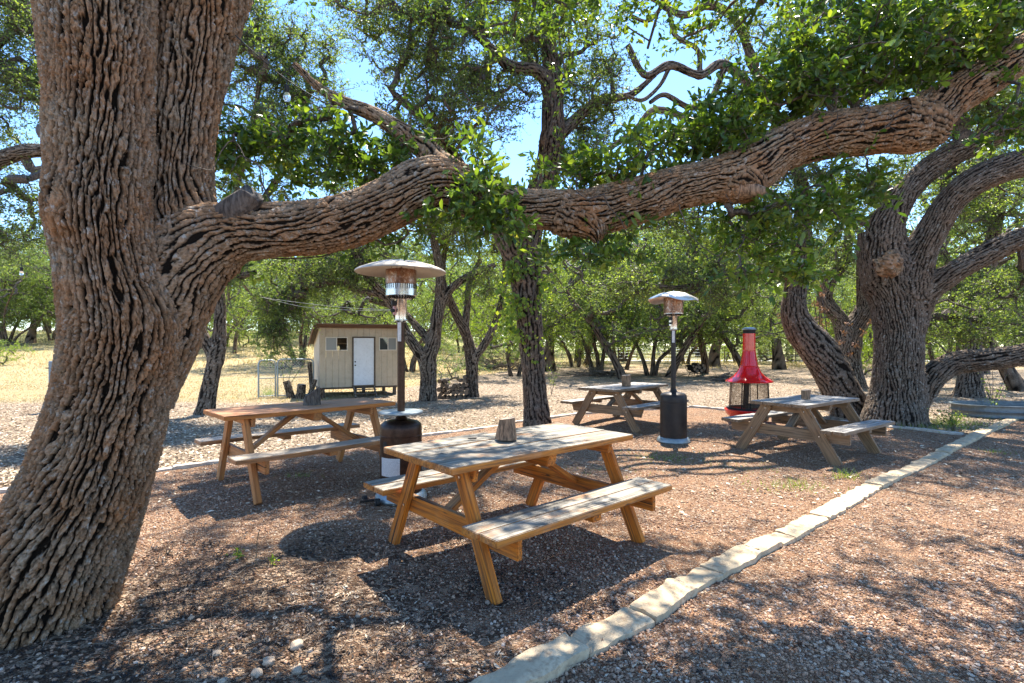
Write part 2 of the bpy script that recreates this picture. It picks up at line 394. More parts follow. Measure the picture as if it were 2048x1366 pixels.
GREENM = mat_leaf('green_blade', [(0, (.08, .15, .02)), (.5, (.14, .23, .04)), (1, (.26, .30, .08))], .4, .6)

def mat_wood(name, top, top2, side, side2, streak=.8):
    """boards: weathered where rain and sun reach, stained elsewhere; grain along the board's own X"""
    m, nt, b = new_mat(name)
    oi = nd(nt, 'ObjectInfo').outputs['Random']
    tc = nt.nodes.new('ShaderNodeTexCoord'); ad = nd(nt, 'VectorMath', dict(operation='ADD')); nt.links.new(tc.outputs['Object'], ad.inputs[0])
    cb = nd(nt, 'CombineXYZ'); nt.links.new(mth(nt, 'MULTIPLY', oi, 17.0), cb.inputs[0]); nt.links.new(mth(nt, 'MULTIPLY', oi, 5.0), cb.inputs[1]); nt.links.new(cb.outputs[0], ad.inputs[1])
    def mp(s):
        k = nt.nodes.new('ShaderNodeMapping'); k.inputs['Scale'].default_value = s; nt.links.new(ad.outputs[0], k.inputs[0]); return k.outputs[0]
    g = noise(nt, mp((2.2, 55, 55)), 1, 5, .6, .6); g2 = noise(nt, mp((1.0, 14, 14)), 1, 4, .6, 1.2); cr = noise(nt, mp((3, 120, 120)), 1, 3, .5)
    kn = vor(nt, mp((3.2, 11, 11)), 1); blot = noise(nt, mp((3, 5, 5)), 1, 5, .7)
    nz = nd(nt, 'SeparateXYZ'); ge = nt.nodes.new('ShaderNodeNewGeometry'); nt.links.new(ge.outputs['Normal'], nz.inputs[0])
    up = ramp(nt, mth(nt, 'ADD', nz.outputs[2], mth(nt, 'MULTIPLY', mth(nt, 'SUBTRACT', blot, .5), .5)), [(.55, g3(0)), (.85, g3(1))])
    ct = mixc(nt, ramp(nt, g2, [(.3, g3(0)), (.7, g3(1))]), top, top2); ct = mixc(nt, mth(nt, 'MULTIPLY', ramp(nt, blot, [(.55, g3(0)), (.7, g3(1))]), .6), ct, side)
    cs = mixc(nt, ramp(nt, g2, [(.3, g3(0)), (.7, g3(1))]), side, side2); cs = mixc(nt, mth(nt, 'MULTIPLY', ramp(nt, blot, [(.5, g3(0)), (.75, g3(1))]), .38), cs, top)
    c = mixc(nt, up, cs, ct)
    c = mixc(nt, ramp(nt, g, [(.34, g3(.8 * streak)), (.56, g3(0))]), c, (.035, .024, .016))
    c = mixc(nt, ramp(nt, cr, [(.30, g3(.85)), (.37, g3(0))]), c, (.02, .014, .01))
    ck = noise(nt, mp((.9, 42, 42)), 1, 2, .5); c = mixc(nt, ramp(nt, ck, [(.29, g3(.9)), (.335, g3(0))]), c, (.018, .012, .009))
    c = mixc(nt, ramp(nt, kn, [(.05, g3(.85)), (.12, g3(0))]), c, (.05, .026, .013))
    setc(nt, b, c); b.inputs['Roughness'].default_value = .72; bump(nt, b, mth(nt, 'ADD', g, cr), .6, .004); return m
WOOD_NEAR = mat_wood('wood_weathered', (.40, .365, .30), (.17, .15, .12), (.58, .22, .035), (.42, .14, .025))
WOOD_LEFT = mat_wood('wood_orange', (.46, .21, .095), (.36, .19, .10), (.52, .19, .04), (.38, .13, .03), .6)
WOOD_BENCH = mat_wood('wood_bench', (.44, .38, .30), (.34, .27, .20), (.46, .20, .07), (.36, .17, .07), .6)
WOOD_GREY = mat_wood('wood_grey', (.42, .40, .37), (.27, .25, .225), (.29, .185, .105), (.20, .13, .08))
WOOD_ROOF = mat_wood('wood_fascia', (.16, .08, .04), (.12, .06, .03), (.17, .075, .032), (.11, .05, .022), .5)
WOOD_OLD = mat_wood('wood_old', (.30, .26, .21), (.2, .17, .14), (.13, .095, .07), (.09, .065, .05))
def mat_log(name='log_wood'):
    m, nt, b = new_mat(name); co = objco(nt)
    r = nd(nt, 'VectorMath', dict(operation='LENGTH')); mp = objco(nt, (1, 1, 0)); nt.links.new(mp, r.inputs[0])
    rings = mth(nt, 'SINE', mth(nt, 'MULTIPLY', mth(nt, 'ADD', r.outputs['Value'], mth(nt, 'MULTIPLY', noise(nt, co, 12, 3), .02)), 620.0))
    g = noise(nt, objco(nt, (70, 70, 7)), 1, 5, .65)
    side = mixc(nt, ramp(nt, g, [(.35, g3(0)), (.62, g3(1))]), (.045, .028, .018), (.36, .22, .13))
    nz = nd(nt, 'SeparateXYZ'); ge = nt.nodes.new('ShaderNodeTexCoord'); nt.links.new(ge.outputs['Normal'], nz.inputs[0])
    top = mixc(nt, mth(nt, 'MULTIPLY_ADD', rings, .25, .3), (.42, .34, .26), (.22, .16, .11))
    setc(nt, b, mixc(nt, ramp(nt, nz.outputs[2], [(.6, g3(0)), (.8, g3(1))]), side, top)); bump(nt, b, g, .7, .01); return m
LOGM = mat_log()
def mat_plain(name, col, rough=.5, metal=0.0, var=.25, scale=8, dirt=None, bumps=0.0, bscale=40, coat=0.0):
    m, nt, b = new_mat(name); co = objco(nt); n = noise(nt, co, scale, 5, .65)
    c = mixc(nt, ramp(nt, n, [(.3, g3(0)), (.7, g3(1))]), tuple(x * (1 - var) for x in col), tuple(min(1, x * (1 + var)) for x in col))
    if dirt:
        dc, amt = dirt; c = mixc(nt, mth(nt, 'MULTIPLY', ramp(nt, noise(nt, co, scale * 2.3, 6, .75), [(.5, g3(0)), (.66, g3(1))]), amt), c, dc)
    setc(nt, b, c); b.inputs['Metallic'].default_value = metal
    nt.links.new(mth(nt, 'MULTIPLY_ADD', n, .25, rough - .12), b.inputs['Roughness'])
    if coat: b.inputs['Coat Weight'].default_value = coat; b.inputs['Coat Roughness'].default_value = .08
    if bumps: bump(nt, b, noise(nt, co, bscale, 4), bumps, .004)
    return m
BRONZE = mat_plain('hammered_bronze', (.055, .031, .021), .34, .7, .35, 30, dirt=((.035, .022, .018), .7), bumps=.5, bscale=120)
BLACKM = mat_plain('dark_enamel', (.028, .023, .021), .42, .3, .25, 12, bumps=.25, bscale=150)
STEEL = mat_plain('stainless', (.62, .60, .57), .26, 1.0, .12, 18, dirt=((.30, .19, .12), .5))
DOME = mat_plain('reflector_aluminium', (.50, .44, .36), .45, .45, .12, 5, dirt=((.45, .35, .27), .45))
MIRROR = mat_plain('polished_dome', (.80, .75, .68), .34, .85, .08, 7, dirt=((.42, .30, .22), .5), bumps=.25, bscale=9)
RUSTY = mat_plain('heat_stained_steel', (.24, .12, .07), .4, .8, .5, 16, dirt=((.60, .50, .42), .8))
GALV = mat_plain('galvanised', (.30, .34, .35), .42, .6, .2, 6, dirt=((.20, .21, .20), .5))
WHITEP = mat_plain('white_paper', (.62, .60, .58), .6, 0, .12, 40, dirt=((.32, .28, .25), .4))
RED = mat_plain('red_enamel', (.66, .004, .008), .22, 0, .12, 9, dirt=((.32, .004, .006), .3), coat=.6)
REDB = mat_plain('red_bowl_enamel', (.75, .02, .012), .3, 0, .12, 9, coat=.6)
SOOT = mat_plain('black_iron', (.02, .018, .017), .6, .4, .3, 20, dirt=((.09, .045, .02), .4))
MESHM = mat_plain('brown_wire', (.15, .075, .035), .5, .5, .3, 20)
SHEDW = mat_plain('shed_siding', (.50, .42, .31), .7, 0, .07, 3, dirt=((.36, .27, .19), .45), bumps=.3, bscale=60)
DOORW = mat_plain('shed_door_white', (.70, .74, .78), .45, 0, .05, 6, dirt=((.48, .50, .52), .4))
FRAMEW = mat_plain('window_frame', (.66, .61, .52), .5, .1, .1, 10)
GREYB = mat_plain('grey_box', (.20, .23, .26), .45, .4, .1, 6)
RUBBER = mat_plain('black_rubber', (.018, .018, .018), .6, 0, .2, 20)
WIREW = mat_plain('pale_cable', (.55, .54, .50), .6, 0, .1, 5)
WIREB = mat_plain('dark_cable', (.03, .03, .03), .6, 0, .1, 5)
ROCK = mat_plain('pale_rock', (.40, .31, .22), .85, 0, .35, 14, dirt=((.30, .17, .11), .5), bumps=.7, bscale=60)
LIME = mat_plain('limestone', (.47, .37, .24), .85, 0, .25, 7, dirt=((.27, .17, .10), .75), bumps=.6, bscale=70)
LIME2 = mat_plain('grey_limestone', (.48, .43, .36), .85, 0, .22, 6, dirt=((.26, .18, .13), .6), bumps=.6, bscale=70)
def mat_glass(name, col=(.05, .06, .06), rough=.06):
    m, nt, b = new_mat(name); b.inputs['Base Color'].default_value = col + (1,); b.inputs['Roughness'].default_value = rough; b.inputs['Specular IOR Level'].default_value = .8; return m
DARKGLASS = mat_glass('dark_pane'); TANKM = mat_plain('tank_steel', (.13, .155, .165), .5, .5, .3, 6, dirt=((.09, .08, .07), .6))
HAZEGLASS = mat_glass('screened_pane', (.22, .23, .22), .35)
m_, nt_, b_ = new_mat('clear_bulb'); b_.inputs['Transmission Weight'].default_value = .9; b_.inputs['Roughness'].default_value = .05; b_.inputs['Base Color'].default_value = (.95, .95, .92, 1); BULB = m_
def mat_flash():
    """strip of printed paper: rows of grey print"""
    m, nt, b = new_mat('printed_notice'); co = objco(nt); s = nd(nt, 'SeparateXYZ'); nt.links.new(co, s.inputs[0])
    rows = ramp(nt, mth(nt, 'FRACT', mth(nt, 'MULTIPLY', s.outputs[2], 95.0)), [(.45, g3(0)), (.5, g3(1))], 'CONSTANT')
    wd = ramp(nt, noise(nt, objco(nt, (260, 260, 95)), 1, 2), [(.42, g3(0)), (.46, g3(1))], 'LINEAR')
    setc(nt, b, mixc(nt, mth(nt, 'MULTIPLY', mth(nt, 'MULTIPLY', rows, wd), .55), (.62, .60, .58), (.18, .16, .15))); b.inputs['Roughness'].default_value = .5; return m
PRINT = mat_flash()

# ------------------------------------------------------------------ ground
def mat_ground():
    m, nt, b = new_mat('ground')
    ge = nt.nodes.new('ShaderNodeNewGeometry'); pos = ge.outputs['Position']
    sp = nd(nt, 'SeparateXYZ'); nt.links.new(pos, sp.inputs[0]); X, Y = sp.outputs[0], sp.outputs[1]
    def scl(s):
        k = nt.nodes.new('ShaderNodeMapping'); k.inputs['Scale'].default_value = s; nt.links.new(pos, k.inputs[0]); return k.outputs[0]
    big = noise(nt, pos, .55, 4, .6); med = noise(nt, pos, 2.6, 5, .65); fin = noise(nt, pos, 14, 6, .7); vf = noise(nt, pos, 70, 4, .7)
    # gravel: individual stones as Voronoi cells of two sizes
    def gravel(scale):
        v = nd(nt, 'TexVoronoi', Vector=pos, Scale=scale); col = nd(nt, 'SeparateColor'); nt.links.new(v.outputs['Color'], col.inputs[0])
        e = nd(nt, 'TexVoronoi', dict(feature='DISTANCE_TO_EDGE'), Vector=pos, Scale=scale).outputs[0]
        return col.outputs[0], col.outputs[1], e
    r1, r2, e1 = gravel(62); q1, q2, e2 = gravel(105)
    gc = ramp(nt, r1, [(0, (.13, .06, .034)), (.3, (.29, .155, .09)), (.55, (.43, .27, .17)), (.8, (.54, .40, .28)), (.96, (.62, .50, .38)), (1, (.70, .60, .48))])
    gc2 = ramp(nt, q1, [(0, (.12, .055, .028)), (.4, (.33, .175, .09)), (.75, (.46, .29, .175)), (1, (.58, .44, .31))])
    g = mixc(nt, ramp(nt, r2, [(.52, g3(0)), (.56, g3(1))]), gc, gc2)
    dust = (.50, .29, .17)
    g = mixc(nt, ramp(nt, med, [(.46, g3(0)), (.66, g3(.7))]), g, dust)
    crev = ramp(nt, e1, [(0, g3(.75)), (.12, g3(0))]); g = mixc(nt, mth(nt, 'MULTIPLY', crev, .8), g, (.055, .026, .016))
    # bare soil strewn with pale leaves
    lv = nd(nt, 'TexVoronoi', Vector=scl((1, 1.5, 1)), Scale=30.0); lc = nd(nt, 'SeparateColor'); nt.links.new(lv.outputs['Color'], lc.inputs[0])
    s = ramp(nt, lc.outputs[0], [(0, (.13, .085, .052)), (.35, (.34, .25, .165)), (.7, (.55, .44, .32)), (1, (.72, .62, .49))])
    s = mixc(nt, ramp(nt, fin, [(.35, g3(.6)), (.6, g3(0))]), s, (.17, .11, .07))
    s = mixc(nt, ramp(nt, med, [(.45, g3(0)), (.7, g3(.6))]), s, (.45, .33, .22))
    # dry mown field
    f = mixc(nt, fin, (.42, .29, .13), (.60, .46, .25)); f = mixc(nt, ramp(nt, med, [(.4, g3(0)), (.7, g3(.7))]), f, (.48, .41, .27)); f = mixc(nt, ramp(nt, vf, [(.3, g3(.5)), (.55, g3(0))]), f, (.30, .21, .09))
    f = mixc(nt, ramp(nt, big, [(.5, g3(0)), (.75, g3(.35))]), f, (.27, .30, .11))
    # masks
    jit = mth(nt, 'MULTIPLY', mth(nt, 'SUBTRACT', med, .5), .5)
    A = mth(nt, 'LESS_THAN', mth(nt, 'ADD', Y, jit), mth(nt, 'MULTIPLY_ADD', X, .86, 9.7))
    B = mth(nt, 'LESS_THAN', mth(nt, 'ADD', Y, jit), mth(nt, 'MULTIPLY_ADD', X, -1.17, 17.1))
    C = mth(nt, 'LESS_THAN', Y, mth(nt, 'MULTIPLY_ADD', X, .79, 2.45))
    gm = mth(nt, 'MAXIMUM', mth(nt, 'MULTIPLY', A, B), C)
    wob = mth(nt, 'MULTIPLY', mth(nt, 'SUBTRACT', big, .5), 9.0)
    fl = mth(nt, 'ADD', mth(nt, 'ADD', mth(nt, 'MULTIPLY_ADD', X, .55, Y), wob), -8.0)     # field lies far off on the west side
    fm = ramp(nt, mth(nt, 'MULTIPLY', mth(nt, 'SUBTRACT', mth(nt, 'SUBTRACT', mth(nt, 'MULTIPLY', Y, 1.0), mth(nt, 'MULTIPLY', mth(nt, 'MAXIMUM', mth(nt, 'ADD', X, 5.0), 0.0), 3.2)), mth(nt, 'ADD', 12.6, mth(nt, 'MULTIPLY', wob, .12))), .6), [(0, g3(0)), (1, g3(1))])
    fm2 = ramp(nt, mth(nt, 'MULTIPLY', mth(nt, 'SUBTRACT', mth(nt, 'ADD', Y, wob), 30.0), .1), [(0, g3(0)), (1, g3(.85))])
    f = mixc(nt, ramp(nt, mth(nt, 'MULTIPLY', mth(nt, 'SUBTRACT', mth(nt, 'ADD', Y, mth(nt, 'MULTIPLY', wob, 1.5)), 34.0), .05), [(0, g3(0)), (1, g3(.8))]), f, (.20, .23, .085))
    c = mixc(nt, mth(nt, 'MAXIMUM', fm, fm2), s, f); c = mixc(nt, gm, c, g)
    # dark leaf mould round the foot of the big oak
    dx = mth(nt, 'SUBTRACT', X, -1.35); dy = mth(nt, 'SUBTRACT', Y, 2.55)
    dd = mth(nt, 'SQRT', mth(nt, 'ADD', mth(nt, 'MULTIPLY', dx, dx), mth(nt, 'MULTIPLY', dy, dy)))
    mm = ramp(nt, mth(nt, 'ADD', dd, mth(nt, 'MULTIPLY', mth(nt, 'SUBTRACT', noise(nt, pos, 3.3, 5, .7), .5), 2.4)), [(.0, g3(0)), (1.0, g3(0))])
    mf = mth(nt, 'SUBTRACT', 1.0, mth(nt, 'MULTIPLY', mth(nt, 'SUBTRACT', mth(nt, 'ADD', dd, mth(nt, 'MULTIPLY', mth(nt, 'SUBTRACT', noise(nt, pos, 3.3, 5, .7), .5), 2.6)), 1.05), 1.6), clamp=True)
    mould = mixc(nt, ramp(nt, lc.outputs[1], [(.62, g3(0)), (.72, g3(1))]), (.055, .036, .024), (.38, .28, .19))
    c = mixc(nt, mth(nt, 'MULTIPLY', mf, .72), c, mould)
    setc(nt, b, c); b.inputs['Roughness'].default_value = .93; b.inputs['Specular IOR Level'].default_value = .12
    hgt = mth(nt, 'ADD', mth(nt, 'MULTIPLY', ramp(nt, e1, [(0, g3(0)), (.35, g3(1))]), .8), mth(nt, 'ADD', mth(nt, 'MULTIPLY', r2, .6), mth(nt, 'MULTIPLY', fin, .8)))
    bump(nt, b, hgt, 1.0, .018); return m
GROUND = mat_ground()
GRAVELM = None
def mat_gravel():
    m, nt, b = new_mat('gravel_stone'); at = nd(nt, 'Attribute', dict(attribute_name='rnd')).outputs['Fac']; n = noise(nt, objco(nt), 160, 3)
    c = ramp(nt, at, [(0, (.12, .058, .032)), (.3, (.28, .155, .09)), (.6, (.42, .265, .17)), (.88, (.52, .38, .265)), (1, (.62, .50, .385))])
    setc(nt, b, mixc(nt, mth(nt, 'MULTIPLY', n, .35), c, (.17, .08, .05))); b.inputs['Roughness'].default_value = .85; return m
GRAVELM = mat_gravel()
def mat_litter():
    m, nt, b = new_mat('litter'); at = nd(nt, 'Attribute', dict(attribute_name='rnd')).outputs['Fac']
    setc(nt, b, ramp(nt, at, [(0, (.04, .027, .02)), (.25, (.13, .085, .05)), (.5, (.34, .24, .15)), (.75, (.52, .41, .28)), (1, (.66, .57, .44))])); b.inputs['Roughness'].default_value = .8; return m
LITTER = mat_litter()
def mat_mulch():
    m, nt, b = new_mat('mulch'); at = nd(nt, 'Attribute', dict(attribute_name='rnd')).outputs['Fac']
    setc(nt, b, ramp(nt, at, [(0, (.014, .011, .010)), (.55, (.035, .026, .021)), (.7, (.17, .11, .07)), (.88, (.36, .27, .18)), (1, (.52, .43, .32))])); b.inputs['Roughness'].default_value = .75; return m
MULCH = mat_mulch()

def ax(n, near, far, k=5.0):
    t = np.linspace(-1, 1, n); return near + (far - near) * np.sinh(t * k) / np.sinh(k)
gx = np.concatenate([np.linspace(-300, -12, 60)[:-1], np.linspace(-12, 14, 260), np.linspace(14, 300, 60)[1:]])
gy = np.concatenate([np.linspace(-60, 1.0, 30)[:-1], np.linspace(1.0, 16, 260), 16 + (np.linspace(0, 1, 90)[1:] ** 2.2) * 600])
XX, YY = np.meshgrid(gx, gy)
def micro(x, y):
    return .030 * (vn(x * .9, y * .9, 61) - .5) + .022 * (vn(x * 3.1, y * 3.1, 62) - .5) + .008 * (vn(x * 9, y * 9, 63) - .5)
ZZ = gh(XX, YY) + micro(XX, YY) * sstep(60, 30, YY)
ny, nx = XX.shape; i_, j_ = np.meshgrid(np.arange(ny - 1), np.arange(nx - 1), indexing='ij')
gq = np.stack([i_ * nx + j_, i_ * nx + j_ + 1, (i_ + 1) * nx + j_ + 1, (i_ + 1) * nx + j_], -1).reshape(-1, 4)
ground = mesh_np('ground', np.stack([XX, YY, ZZ], -1).reshape(-1, 3), quads=gq, mat=GROUND, smooth=True)
tag(ground, 'red granite gravel yard giving way to leaf-strewn soil and a dry field', kind='structure')
def gz(x, y): return float(gh(x, y) + micro(np.array(x), np.array(y)))

# ------------------------------------------------------------------ the big oak whose trunk and low limb frame the view
rng = np.random.default_rng(7)
oakb = np.array([-2.55, 2.95, 0.0])
oak = empty('oak_tree', oakb, 0, 'massive twin-stemmed oak with deeply furrowed bark and one long low limb over the tables', 'tree')
T1 = pxl([(15, 1420, 2.95, 235), (45, 1290, 2.88, 200), (85, 1180, 2.82, 170), (132, 1060, 2.78, 150), (176, 960, 2.76, 138), (212, 850, 2.74, 129), (240, 730, 2.72, 121), (250, 640, 2.68, 120),
          (226, 560, 2.62, 111), (207, 470, 2.58, 106), (200, 380, 2.56, 103), (200, 280, 2.55, 108), (200, 180, 2.55, 112), (197, 60, 2.55, 119), (192, -80, 2.55, 124), (186, -300, 2.58, 120), (160, -700, 2.7, 100), (120, -1250, 2.9, 60)])
T2 = pxl([(248, 800, 2.80, 104), (282, 700, 2.85, 98), (306, 620, 2.88, 98), (328, 530, 2.90, 98), (345, 440, 2.92, 90), (350, 350, 2.92, 82), (358, 270, 2.92, 80), (372, 180, 2.93, 82), (392, 70, 2.95, 88), (415, -40, 2.98, 92), (460, -250, 3.05, 90), (560, -700, 3.3, 75), (700, -1200, 3.6, 45)])
T3 = pxl([(285, 640, 2.86, 95), (345, 560, 2.87, 82), (405, 500, 2.88, 68), (465, 470, 2.90, 58), (540, 462, 2.93, 54), (620, 457, 2.96, 54), (700, 441, 3.00, 53), (780, 408, 3.03, 52), (845, 374, 3.06, 53), (900, 372, 3.10, 50), (960, 398, 3.15, 44),
          (1030, 416, 3.20, 40), (1100, 420, 3.24, 41), (1180, 424, 3.26, 47), (1260, 406, 3.28, 46), (1340, 380, 3.30, 43), (1420, 362, 3.31, 42), (1490, 342, 3.32, 51), (1560, 300, 3.33, 45), (1650, 272, 3.35, 47), (1750, 262, 3.37, 48), (1840, 240, 3.38, 50), (1905, 192, 3.40, 45), (1980, 148, 3.42, 45), (2060, 100, 3.44, 42), (2250, 10, 3.5, 36), (2500, -100, 3.6, 24)])
A1, A2, A3 = axis_of(*T1), axis_of(*T2), axis_of(*T3)
J = Join()
J.add(*bark_tube(*T1, 660, 1300, 1, cell=.033, cellv=.14, depth=.030, slant=-.38, flare=(.22, 7), others=[A2], kblend=.05, knots=[(2.95, .0, .13, .06), (1.2, .1, .2, .03)]))
J.add(*bark_tube(*T2, 420, 860, 2, cell=.034, cellv=.14, depth=.027, slant=.35, others=[A3], kblend=.24))
J.build('trunk', BARK_A, oak, oakb)
J = Join()
J.add(*bark_tube(*T3, 290, 1500, 3, cell=.028, cellv=.12, depth=.017, slant=.25, others=[A2], kblend=.24, knots=[(.55, .42, .09, .05), (2.17, .9, .08, .03), (3.25, .12, .09, .04), (4.05, .45, .13, .05), (4.98, .2, .10, .05)]))
UP = pxl([(905, 372, 3.10, 40), (868, 318, 3.16, 27), (835, 285, 3.2, 22), (790, 255, 3.25, 17), (745, 228, 3.3, 15), (690, 205, 3.35, 12), (640, 176, 3.4, 9), (590, 130, 3.5, 6)])
for kp in ([(1120, 424, 3.25, 40), (1165, 442, 3.23, 34), (1190, 466, 3.22, 20), (1196, 484, 3.22, 7)], [(1790, 250, 3.37, 44), (1840, 256, 3.36, 46), (1872, 262, 3.36, 34), (1890, 262, 3.36, 14)], [(1440, 356, 3.32, 40), (1485, 370, 3.28, 40), (1510, 384, 3.26, 26), (1520, 392, 3.25, 8)]):
    J.add(*bark_tube(*pxl(kp), 90, 90, 8 + len(J.V), cell=.03, cellv=.12, depth=.016, others=[A3], kblend=.1))
J.add(*bark_tube(*UP, 60, 200, 4, cell=.03, cellv=.12, depth=.008, others=[A3], kblend=.08))
J.build('limb', BARK_A, oak, oakb)
# leafless twigs fringing the limb
dt = np.vstack([Q(px, py, Y) + rng.normal(size=(k, 3)) * np.array([sx, .10, sz]) for (px, py, Y, sx, sz, k) in ((1790, 225, 3.15, .28, .13, 34), (1650, 250, 3.2, .3, .12, 18), (1250, 420, 3.1, .3, .14, 10), (1500, 420, 3.2, .2, .14, 10), (900, 300, 3.1, .12, .12, 10), (470, 330, 3.1, .12, .14, 8))])
dv, dq = grow_branches(A3[0][6:], dt, rng, r0=.0022, wig=.3, step=.05, rcap=.006)
# torn stub under the limb and the sawn stub beside the fork
def stub(name, lst, mat, sides=14, jag=.35):
    P, R = pxl(lst); P, s = catmull(np.hstack([P, R[:, None]]), 26); V, q = tube_mesh(P[:, :3], P[:, 3], sides); V = V.reshape(26, sides, 3)
    ax_ = unit(P[-1, :3] - P[-2, :3]); r = random.Random(5)
    for k in range(sides):
        V[-3:, k] += ax_ * (r.random() * jag * P[-1, 3] * 3); V[:, k] += (V[:, k] - P[:, :3]) * (.18 * (r.random() - .5))
    V = V.reshape(-1, 3); V = np.vstack([V, P[-1:, :3]]); tr = [[25 * sides + k, 25 * sides + (k + 1) % sides, 26 * sides] for k in range(sides)]
    return mesh_np(name, V - oakb, quads=q, tris=tr, mat=mat, parent=oak, smooth=True)
tag(stub('broken_stub', [(1455, 372, 3.30, 34), (1490, 378, 3.24, 24), (1515, 382, 3.20, 14), (1548, 388, 3.17, 7)], LOGM), 'torn grey branch stub')
stub('sawn_stub', [(455, 440, 2.88, 40), (480, 415, 2.84, 34), (497, 398, 2.82, 28), (505, 388, 2.81, 24)], TWIG, jag=.1)
stub('old_branch_knob', [(150, 290, 2.6, 40), (118, 275, 2.57, 28), (98, 268, 2.55, 22), (86, 262, 2.55, 15)], TWIG, jag=.1)
# leafy shoots of that oak: big dark glossy leaves
near_blobs = [(540, 300, 3.5, 120, 42, .35, 30), (640, 285, 3.4, 130, 70, .4, 28), (700, 330, 3.5, 170, 60, .3, 30), (800, 300, 3.3, 85, 75, .3, 18), (455, 310, 3.3, 45, 40, .25, 12),
              (965, 395, 2.85, 60, 80, .12, 15), (1020, 430, 2.85, 75, 45, .1, 9), (960, 300, 3.0, 30, 40, .1, 5), (770, 470, 3.2, 90, 30, .15, 7), (880, 440, 2.95, 50, 40, .1, 6),
              (1250, 330, 3.3, 140, 50, .3, 28), (1350, 270, 3.5, 100, 50, .3, 28), (1460, 215, 3.4, 90, 65, .4, 36), (1590, 150, 3.4, 100, 90, .5, 56), (1720, 130, 3.4, 160, 120, .5, 80), (1880, 60, 3.4, 160, 90, .5, 60), (1790, 20, 3.6, 200, 60, .5, 40), (1990, 40, 3.3, 90, 100, .4, 36), (1450, 270, 3.3, 90, 45, .25, 22), (1150, 350, 3.4, 80, 40, .2, 14),
              (1420, 460, 3.4, 90, 60, .2, 13), (1540, 450, 3.4, 110, 80, .3, 23), (1650, 420, 3.4, 90, 90, .3, 22), (1600, 540, 3.4, 60, 45, .2, 12), (1200, 505, 3.2, 120, 30, .2, 14), (1250, 440, 3.4, 60, 40, .15, 8), (1740, 360, 3.4, 50, 60, .2, 9), (2010, 260, 3.3, 40, 60, .2, 9), (1950, 170, 3.4, 60, 40, .2, 8),
              (490, 515, 3.05, 30, 12, .06, 2), (1500, 545, 3.3, 60, 30, .1, 5)]
NC = blob_clusters(near_blobs, rng)
J = Join(); bn = np.vstack([A3[0][8:], axis_of(*UP)[0]])
bv, bq = grow_branches(bn, NC, rng, r0=.0032, wig=.2, step=.12, rcap=.03)
V, q, tr, fr, tv, tq = sprigs(NC, rng, 4, 9, .165, .060, .38, rich=True, tw=.0016)
crown_mesh('crown', oak, oakb, LEAF_N, V, q, fr, [(bv, bq), (tv, tq), (dv, dq)], tris=tr, smooth=True)
# the same oak's high crown, added overhead: clumps and gaps set to dapple the yard
hi = [(-2.2, 3.6, 5.3, 2.0, 1.6, .8, 60), (.3, 4.0, 5.2, 1.8, 1.5, .8, 50), (2.2, 4.3, 5.0, 1.5, 1.3, .9, 40), (4.2, 4.8, 4.6, 1.6, 1.4, .9, 42), (-3.6, 5.2, 5.8, 1.6, 1.7, .8, 40), (-.8, 6.0, 6.3, 2.2, 1.6, .6, 46), (2.6, 6.2, 6.4, 2, 1.5, .6, 34), (-1.8, 1.2, 5.8, 1.9, 1.4, .8, 24), (5.8, 5.9, 5.6, 1.4, 1.4, .7, 24), (.6, 5.4, 4.9, 1.6, .9, .4, 20), (1.6, 4.6, 4.7, 1.2, .8, .4, 12)]
HC = blob_clusters(hi, rng, px=False)
bn = np.vstack([A1[0][36:], A2[0][30:], A3[0][36:]]); bv, bq = grow_branches(bn, HC, rng, r0=.010, wig=.16, step=.4, rcap=.10)
V, q, tr, fr, tv, tq = sprigs(HC, rng, 7, 12, .42, .075, .45, rich=False, tw=0)
crown_mesh('upper_shade_crown', oak, oakb, LEAF_N, V, q, fr, [(bv, bq)])

# ------------------------------------------------------------------ the other trees one can tell apart
def oak_like(name, label, base, stems, blobs, seed, leafmat=LEAF_M, K=12, L=10, spread=.40, size=.052, r0=.011, bark=BARK_B, res=1.0, cell=.062, group=None, minz=1.6, aspect=.5, cat='tree', rcap=.11, droop=0.0, wig=.17, slant=0.25):
    r = np.random.default_rng(seed); b = np.array([base[0], base[1], gz(base[0], base[1])])
    root = empty(name, b, 0, label, cat, group); S = [pxl(s) for s in stems]; AX = [axis_of(*s) for s in S]; J = Join()
    for i, s in enumerate(S):
        Ls = np.linalg.norm(np.diff(AX[i][0], axis=0), axis=1).sum(); rm = AX[i][1].mean()
        nu = int(np.clip(2 * np.pi * rm / .016 * res, 16, 240)); nv = int(np.clip(Ls / .022 * res, 30, 500))
        J.add(*bark_tube(*s, nu, nv, seed * 10 + i, cell=cell, cellv=cell * 3.8, depth=min(.026, rm * .14), slant=slant, flare=(.35, 5) if i == 0 else None, others=[AX[k] for k in range(len(S)) if k != i], kblend=min(.2, rm)))
    J.build('trunk', bark, root, b)
    C = blob_clusters([q_[:-1] + (int(q_[-1] * 1.7),) for q_ in blobs], r); nodes = np.vstack([A[0][10:] for A in AX]); nodes = nodes[nodes[:, 2] > minz]
    bv, bq = grow_branches(nodes, C, r, r0=r0, wig=wig, step=.4, rcap=rcap)
    V, q, tr, fr, tv, tq = sprigs(C, r, K, L, spread, size, aspect, tw=.004, droop=droop)
    crown_mesh('crown', root, b, leafmat, V, q, fr, [(bv, bq), (tv, tq)])
    return root
